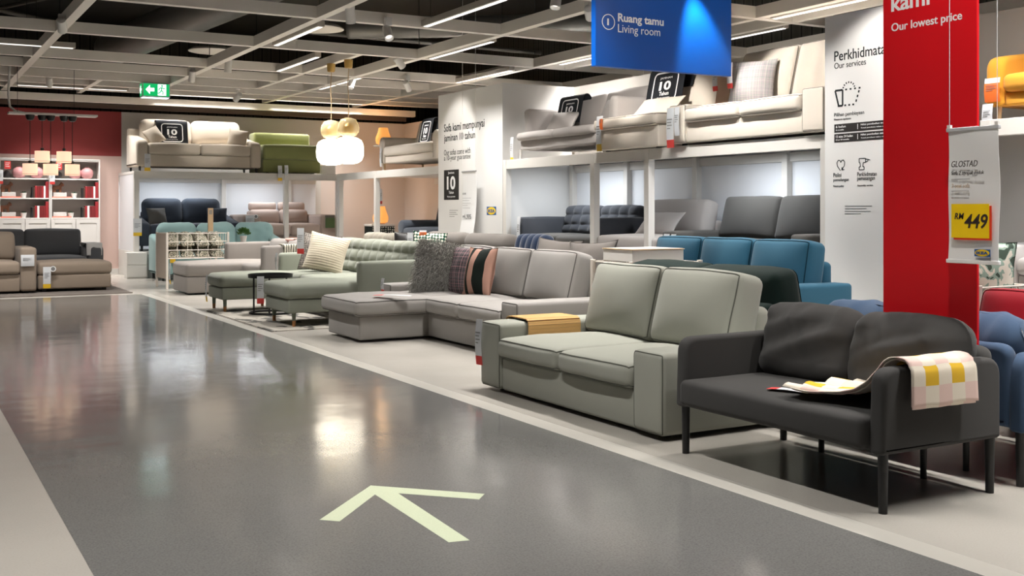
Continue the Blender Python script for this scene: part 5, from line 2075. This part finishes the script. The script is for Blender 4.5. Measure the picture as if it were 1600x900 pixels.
# ================================================================== TABLES, BINS, BOXES
t = thing('side_table', 'round black tray table between the two green chaises', 'table', (3.72, 12.0, .009))
m = MB()
lathe(m, [(.225, .405), (.245, .405), (.247, .445), (.240, .445), (.238, .416), (.01, .416), (.01, .405)], n=44)
obj('tray_top', m, M_black, t)
m = MB()
ang = [R(a) for a in range(0, 360, 10)]
tube(m, [(.225 * math.cos(a), .225 * math.sin(a), .012) for a in ang], .012, closed=True, n=8)
obj('base_ring', m, M_black, t)
for a in (R(200), R(250), R(20)):
    m = MB()
    tube(m, [(.225 * math.cos(a), .225 * math.sin(a), .012), (.225 * math.cos(a), .225 * math.sin(a), .41)], .011, n=8)
    obj('leg', m, M_black, t)
ptag((3.53, 11.74, .445), 'y', 'white tag with red end hanging from the black tray table', 'red', .30, .075, R(-20))

M_wire = plain('wire_white', rgb(216, 208, 198), .45)


def wire_bin(label, x0, x1, y0, y1, z0, z1, solid_left=False, inner=False):
    t_ = thing('wire_bin', label, 'bin', ((x0 + x1) / 2, (y0 + y1) / 2, 0))
    hx, hy = (x1 - x0) / 2, (y1 - y0) / 2
    for sx in (-1, 1):
        for sy in (-1, 1):
            m_ = MB()
            box(m_, sx * hx - .016, sx * hx + .016, sy * hy - .016, sy * hy + .016, 0, z1 + .015, .003)
            obj('post', m_, M_wire, t_, smooth=False)
    for nm, ax, s in (('front_grid', 'x', -1), ('rear_grid', 'x', 1), ('side_grid', 'y', -1), ('side_grid', 'y', 1)):
        m_ = MB()
        L = hy if ax == 'x' else hx
        nv = max(4, int(2 * L / .13))
        for k in range(nv + 1):
            p = -L + 2 * L * k / nv
            a = (s * hx, p) if ax == 'x' else (p, s * hy)
            tube(m_, [(a[0], a[1], z0), (a[0], a[1], z1)], .0045, n=6)
        for k in range(4):
            z = z0 + (z1 - z0) * k / 3
            if ax == 'x':
                tube(m_, [(s * hx, -L, z), (s * hx, L, z)], .006, n=6)
            else:
                tube(m_, [(-L, s * hy, z), (L, s * hy, z)], .006, n=6)
        obj(nm, m_, M_wire, t_)
    m_ = MB()
    box(m_, -hx + .01, hx - .01, -hy + .01, hy - .01, z0, z0 + .012)
    obj('shelf', m_, M_wire, t_, smooth=False)
    if solid_left:
        m_ = MB()
        box(m_, -hx - .012, -hx - .004, -hy, hy, z0 - .3, z1, .002)
        obj('side_board', m_, plain('board_beige', rgb(186, 172, 158), .6), t_, smooth=False)
    if inner:
        m_ = MB()
        box(m_, -hx + .03, hx - .03, -hy + .025, -hy + .033, z0 + .01, z1 - .05, .002)
        obj('inner_panel', m_, M_white, t_, smooth=False)
        flat('label_card', [(0, 0), (.13, 0), (.13, .05), (0, .05)], FY, (.06, -hy - .008, z1 - .10), M_tagw, t_, 0, .002)
        lines('print', t_, (.07, -hy - .0105, z1 - .07), FY, .11, 2, .015, .005, M_inkg)
    return t_


wire_bin('white wire bin full of leaf cushions beside the far grey chaise', 3.56, 4.46, 16.5, 17.2, .45, .82, solid_left=True)
M_leaf = node_mat('leaf_swirl', lambda nt, tc: (lambda nz: (nt.links.new(tc.outputs['Object'], nz.inputs['Vector']), setattr(nz.inputs['Scale'], 'default_value', 9), setattr(nz.inputs['Distortion'], 'default_value', 3.5), ramp(nt, nz.outputs['Fac'], [(0, rgb(60, 66, 56)), (.42, rgb(196, 186, 168)), (.5, rgb(84, 88, 74)), (.6, rgb(204, 196, 180))]))[-1])(nt.nodes.new('ShaderNodeTexNoise')), .9)
k = 0
for iz in range(2):
    for ix in range(4):
        scatter('leaf_cushion', '%s leaf patterned cushion in the %s row of the wire bin' % (['leftmost', 'second from left', 'third from left', 'rightmost'][ix], ['lower', 'upper'][iz]), M_leaf,
                (3.70 + ix * .205, 16.80, .555 + iz * .17), R(6 * (ix - 2)), R(70), .20, .5, .19, group='leaf cushions in the wire bin', pinch=.03)
        k += 1
t = thing('tag_stand', 'tall stand with a wooden tag board behind the leaf cushion bin', 'stand', (4.40, 17.30, 0))
m = MB()
tube(m, [(0, 0, 0.02), (0, 0, .84)], .010)
obj('pole', m, M_wire, t)
m = MB()
box(m, -.042, .042, -.008, .008, .81, 1.2, .004)
obj('board', m, M_pale, t, smooth=False)
flat('sticker', [(-.025, 1.10), (.025, 1.10), (.025, 1.17), (-.025, 1.17)], FY, (0, -.0085, 0), plain('sticker_grey', rgb(160, 150, 140), .7), t)
m = MB()
lathe(m, [(.13, 0), (.13, .015), (.02, .025)], n=24)
obj('foot', m, M_wire, t)

wire_bin('white wire bin with a flat box on top behind the sage green sofa', 4.72, 5.36, 6.52, 7.02, .30, .775, inner=True)
t = thing('storage_box', 'flat white box with a wooden rim lying on the wire bin', 'box', (5.02, 6.78, .775))
m = MB()
box(m, -.24, .24, -.19, .19, .008, .095, .004)
obj('box_body', m, M_white, t, smooth=False)
m = MB()
box(m, -.246, .246, -.196, .196, .095, .102, .002)
obj('wooden_rim', m, M_pale, t, smooth=False)
m = MB()
box(m, -.236, .236, -.186, .186, .102, .104, .0)
obj('lid', m, M_white, t, smooth=False)
m = MB()
for yy in (-.2, .2):
    box(m, -.32, .32, yy - .01, yy + .01, 0, .008)
obj('runner', m, M_wire, t, smooth=False)
wire_bin('white wire bin holding the flower cushion right of the red panel', 5.82, 6.32, 4.42, 4.88, .25, .69, inner=False)

t = thing('storage_box', 'small white box on the far rack corner beside the sofa bed', 'box', (7.30, 20.0, ZD))
m = MB()
box(m, -.14, .14, -.12, .12, 0, .15, .004)
obj('box_body', m, M_white, t, smooth=False)
m = MB()
box(m, -.145, .145, -.125, .125, .15, .17, .004)
obj('lid', m, M_white, t, smooth=False)
t = thing('drawer_unit', 'white drawer unit on the floor at the left end of the far rack', 'drawers', (3.72, 19.52, 0))
m = MB()
box(m, -.20, .14, -.12, .12, 0, .445, .004)
obj('body', m, M_white, t, smooth=False)
for z0 in (.02, .235):
    m = MB()
    box(m, -.195, .135, -.132, -.12, z0, z0 + .2, .003)
    d_ = obj('drawer', m, M_white, t, smooth=False)
t = thing('remote_pocket', 'green felt pocket hung on the right arm of the rose beige sofa', 'pocket', (7.25, 19.66, ZL + .60))
m = MB()
box(m, -.09, .09, -.012, .02, -.22, -.03, .008)
obj('pouch', m, fabric('green_felt', rgb(84, 100, 66), 300, .1, .3), t, smooth=False)
m = MB()
box(m, -.09, .09, .0, .03, -.03, .02, .006)
obj('flap', m, fabric('grey_felt', rgb(100, 96, 88), 300, .1, .3), t, smooth=False)

# plant in a white pot on the chaise arm
M_leafg = plain('leaf_green', rgb(62, 96, 46), .6)
t = thing('potted_plant', 'small green plant in a white pot on the far chaise arm', 'plant', (4.60, 16.165, .692))
m = MB()
lathe(m, [(.038, 0), (.052, .085), (.054, .09), (.046, .09), (.044, .08), (.01, .08)], n=20)
obj('pot', m, M_white, t)
m = MB()
rr = random.Random(2)
for k in range(260):
    a, e = rr.uniform(0, 2 * PI), rr.uniform(.05, 1.4)
    d_ = Vector((math.cos(a) * math.cos(e), math.sin(a) * math.cos(e), math.sin(e)))
    p = d_ * rr.uniform(.03, .085) + Vector((0, 0, .11))
    sd = d_.cross(Vector((rr.random(), rr.random(), .5))).normalized() * .013
    m.add([p - sd * .2, p + d_ * .018 + sd, p + d_ * .042, p + d_ * .018 - sd], [(0, 1, 2, 3)])
obj('foliage', m, M_leafg, t, smooth=False, fix=False)

# ================================================================== BOOKCASES
BOOKC = {'red': plain('book_red', rgb(150, 34, 40), .6), 'dark red': plain('book_dark_red', rgb(120, 26, 30), .6), 'black': plain('book_black', rgb(36, 30, 30), .6), 'white': M_paper, 'brown': plain('book_brown', rgb(84, 52, 40), .6)}
M_salmon = plain('salmon_box', rgb(232, 128, 108), .6)
M_pinkv = plain('pink_ceramic', rgb(206, 148, 150), .4)
M_horse = plain('carved_wood_brown', rgb(120, 74, 50), .6)
M_bshelf = plain('bookcase_white', rgb(216, 212, 208), .5)
M_bback = plain('bookcase_back', rgb(186, 178, 172), .6)


def horse(label, x, y, z):
    t_ = thing('wooden_horse', label, 'figurine', (x, y, z), 0, 'carved horses in the bookcases')
    pts = [(-.085, 0), (-.045, 0), (-.04, .055), (.02, .055), (.025, 0), (.062, 0), (.062, .08), (.07, .115), (.10, .12), (.105, .145), (.075, .175), (.06, .19), (.052, .18), (.03, .13), (-.02, .118), (-.075, .122), (-.092, .09)]
    m_ = MB()
    slab(m_, rpoly(pts, .008, 2), -.026, .026, .008, lambda a, b, q: (a, q, b), 2)
    obj('body', m_, M_horse, t_)
    m_ = MB()
    slab(m_, [(.02, .125), (.05, .172), (.058, .165), (.034, .118)], -.028, .028, .004, lambda a, b, q: (a, q, b), 1)
    obj('mane', m_, BOOKC['brown'], t_)
    return t_


def vase(label, x, y, z, s=1.0, mat=None):
    m_ = MB()
    lathe(m_, [(.05 * s, 0), (.09 * s, .03 * s), (.11 * s, .09 * s), (.10 * s, .15 * s), (.06 * s, .19 * s), (.035 * s, .20 * s), (.035 * s, .215 * s), (.028 * s, .215 * s), (.028 * s, .19 * s)], n=28)
    return tag(obj('vase', m_, mat or M_pinkv, None, (x, y, z)), label, 'vase')


ORD = ['leftmost', 'second', 'third', 'fourth', 'fifth', 'sixth', 'seventh', 'rightmost']
names = ['left', 'right']
for bi, x0 in enumerate((1.655, 2.485)):
    side = names[bi]
    x1 = x0 + .825
    t = thing('bookcase', 'white bookcase with panel doors, the %s one of two before the red wall' % side, 'bookcase', ((x0 + x1) / 2, 20.95, 0))
    hw = .4125
    for s in (-1, 1):
        m = MB()
        box(m, s * hw - .0 if s < 0 else hw - .022, -hw + .022 if s < 0 else hw, -.15, .15, 0, 2.07, .002)
        obj('side_panel', m, M_bshelf, t, smooth=False)
    for z in (.06, 1.02, 1.37, 1.715, 2.045):
        m = MB()
        box(m, -hw + .022, hw - .022, -.145, .14, z - .012, z + .012, .002)
        obj('shelf', m, M_bshelf, t, smooth=False)
    m = MB()
    box(m, -hw, hw, -.155, .15, 2.057, 2.075, .002)
    obj('top_panel', m, M_bshelf, t, smooth=False)
    m = MB()
    box(m, -hw + .02, hw - .02, .14, .148, .05, 2.05)
    obj('back_board', m, M_bback, t, smooth=False)
    for s in (0, 1):
        m = MB()
        a, b = (-hw + .003, -.003) if s == 0 else (.003, hw - .003)
        box(m, a, b, -.172, -.156, .07, 1.005, .002)
        for (u0, u1, v0, v1) in ((a, a + .06, .07, 1.005), (b - .06, b, .07, 1.005), (a + .06, b - .06, .07, .14), (a + .06, b - .06, .935, 1.005)):
            box(m, u0, u1, -.180, -.1722, v0, v1, .002)
        obj('door', m, M_bshelf, t, smooth=False)
    # contents: everything on a shelf is a thing of its own
    Y = 20.93
    for ri, zt in enumerate((1.382, 1.032)):
        rn = ['upper', 'lower'][ri]
        m = MB()
        box(m, -.16, .16, -.09, .09, 0, .022, .003)
        o = tag(obj('salmon_box', m, M_salmon, None, (x0 + .19, Y, zt), smooth=False), 'flat salmon box on the %s book shelf of the %s bookcase' % (rn, side), 'box')
        m = MB()
        box(m, -.11, .11, -.08, .08, 0, .075, .004)
        o = tag(obj('white_box', m, plain('box_pale', rgb(206, 202, 198), .6), None, (x0 + .16, Y, zt + .0225), smooth=False), 'pale box on the salmon one, %s book shelf of the %s bookcase' % (rn, side), 'box')
        if not (bi == 1 and ri == 1):
            horse('brown carved horse on the %s book shelf of the %s bookcase' % (rn, side), x0 + (.13 if ri == 0 else .11), Y, zt + .098)
        px_ = x0 + (.40 if not (bi == 1 and ri == 1) else .345)
        p_ = thing('potted_plant', 'tiny plant in a white pot on the %s book shelf of the %s bookcase' % (rn, side), 'plant', (px_, Y - .03, zt), 0, 'small plants in the bookcases')
        m = MB()
        lathe(m, [(.036, 0), (.052, .08), (.052, .088), (.044, .088), (.043, .078), (.01, .078)], n=18)
        obj('pot', m, M_white, p_)
        m = MB()
        for k in range(60):
            a = rr.uniform(0, 2 * PI)
            rad = rr.uniform(0, .045)
            p = Vector((rad * math.cos(a), rad * math.sin(a), .085))
            tip = p + Vector((math.cos(a) * .018, math.sin(a) * .018, rr.uniform(.015, .035)))
            sd = Vector((-math.sin(a), math.cos(a), 0)) * .008
            m.add([p - sd, p + sd, tip], [(0, 1, 2)])
        obj('foliage', m, plain('succulent_green', rgb(58, 92, 66), .6), p_, smooth=False, fix=False)
        seq = [('black', .026, .185), ('brown', .022, .185), ('red', .034, .21), ('dark red', .034, .21), ('dark red', .034, .21), ('red', .03, .21), ('white', .03, .21), ('red', .05, .285)]
        if ri == 1:
            seq = [('black', .026, .185), ('brown', .024, .185), ('red', .036, .21), ('white', .034, .21), ('dark red', .03, .21), ('dark red', .032, .21), ('dark red', .032, .21), ('red', .05, .285)]
        tw = sum(q[1] for q in seq) + .002 * 7
        xx = x1 - .026 - tw
        for k, (c, tw_, hh) in enumerate(seq):
            bk = thing('book', '%s book, %s of eight on the %s book shelf of the %s bookcase' % (c, ORD[k], rn, side), 'book', (xx + tw_ / 2, Y - .04, zt), 0, 'books in the bookcases')
            m = MB()
            box(m, -tw_ / 2, tw_ / 2, -.075, .075, 0, hh, .002)
            obj('cover', m, BOOKC[c], bk, smooth=False)
            m = MB()
            box(m, -tw_ / 2 + .003, tw_ / 2 - .003, -.07, .0755, hh, hh + .001)
            obj('page_block', m, M_paper, bk, smooth=False)
            xx += tw_ + .002
    zt = 1.727
    vase('round pink vase at the %s of the top shelf, %s bookcase' % ('left' if bi == 0 else 'middle', side), x0 + (.33 if bi == 0 else .42), Y, zt, 1.0)
    vase('round pink vase at the right of the top shelf, %s bookcase' % side, x0 + .62, Y, zt, 1.0)
    vase('small dark vase on the top shelf of the %s bookcase' % side, x0 + .13, Y - .03, zt, .62, BOOKC['black'])
    c_ = thing('shelf_sign', 'red card on the top shelf of the %s bookcase' % side, 'sign', (x0 + .135, 20.79, 1.93))
    flat('card', [(-.05, -.05), (.05, -.05), (.05, .085), (-.05, .085)], FY, (0, 0, 0), M_red, c_, 0, .003)
    lines('print', c_, (-.035, -.004, .05), FY, .07, 3, .03, .008, M_txw)
    ptag((x0 + .02, 20.76, 1.86), 'y', 'white tag with red end at the left edge of the %s bookcase' % side, 'red', .24, .085)
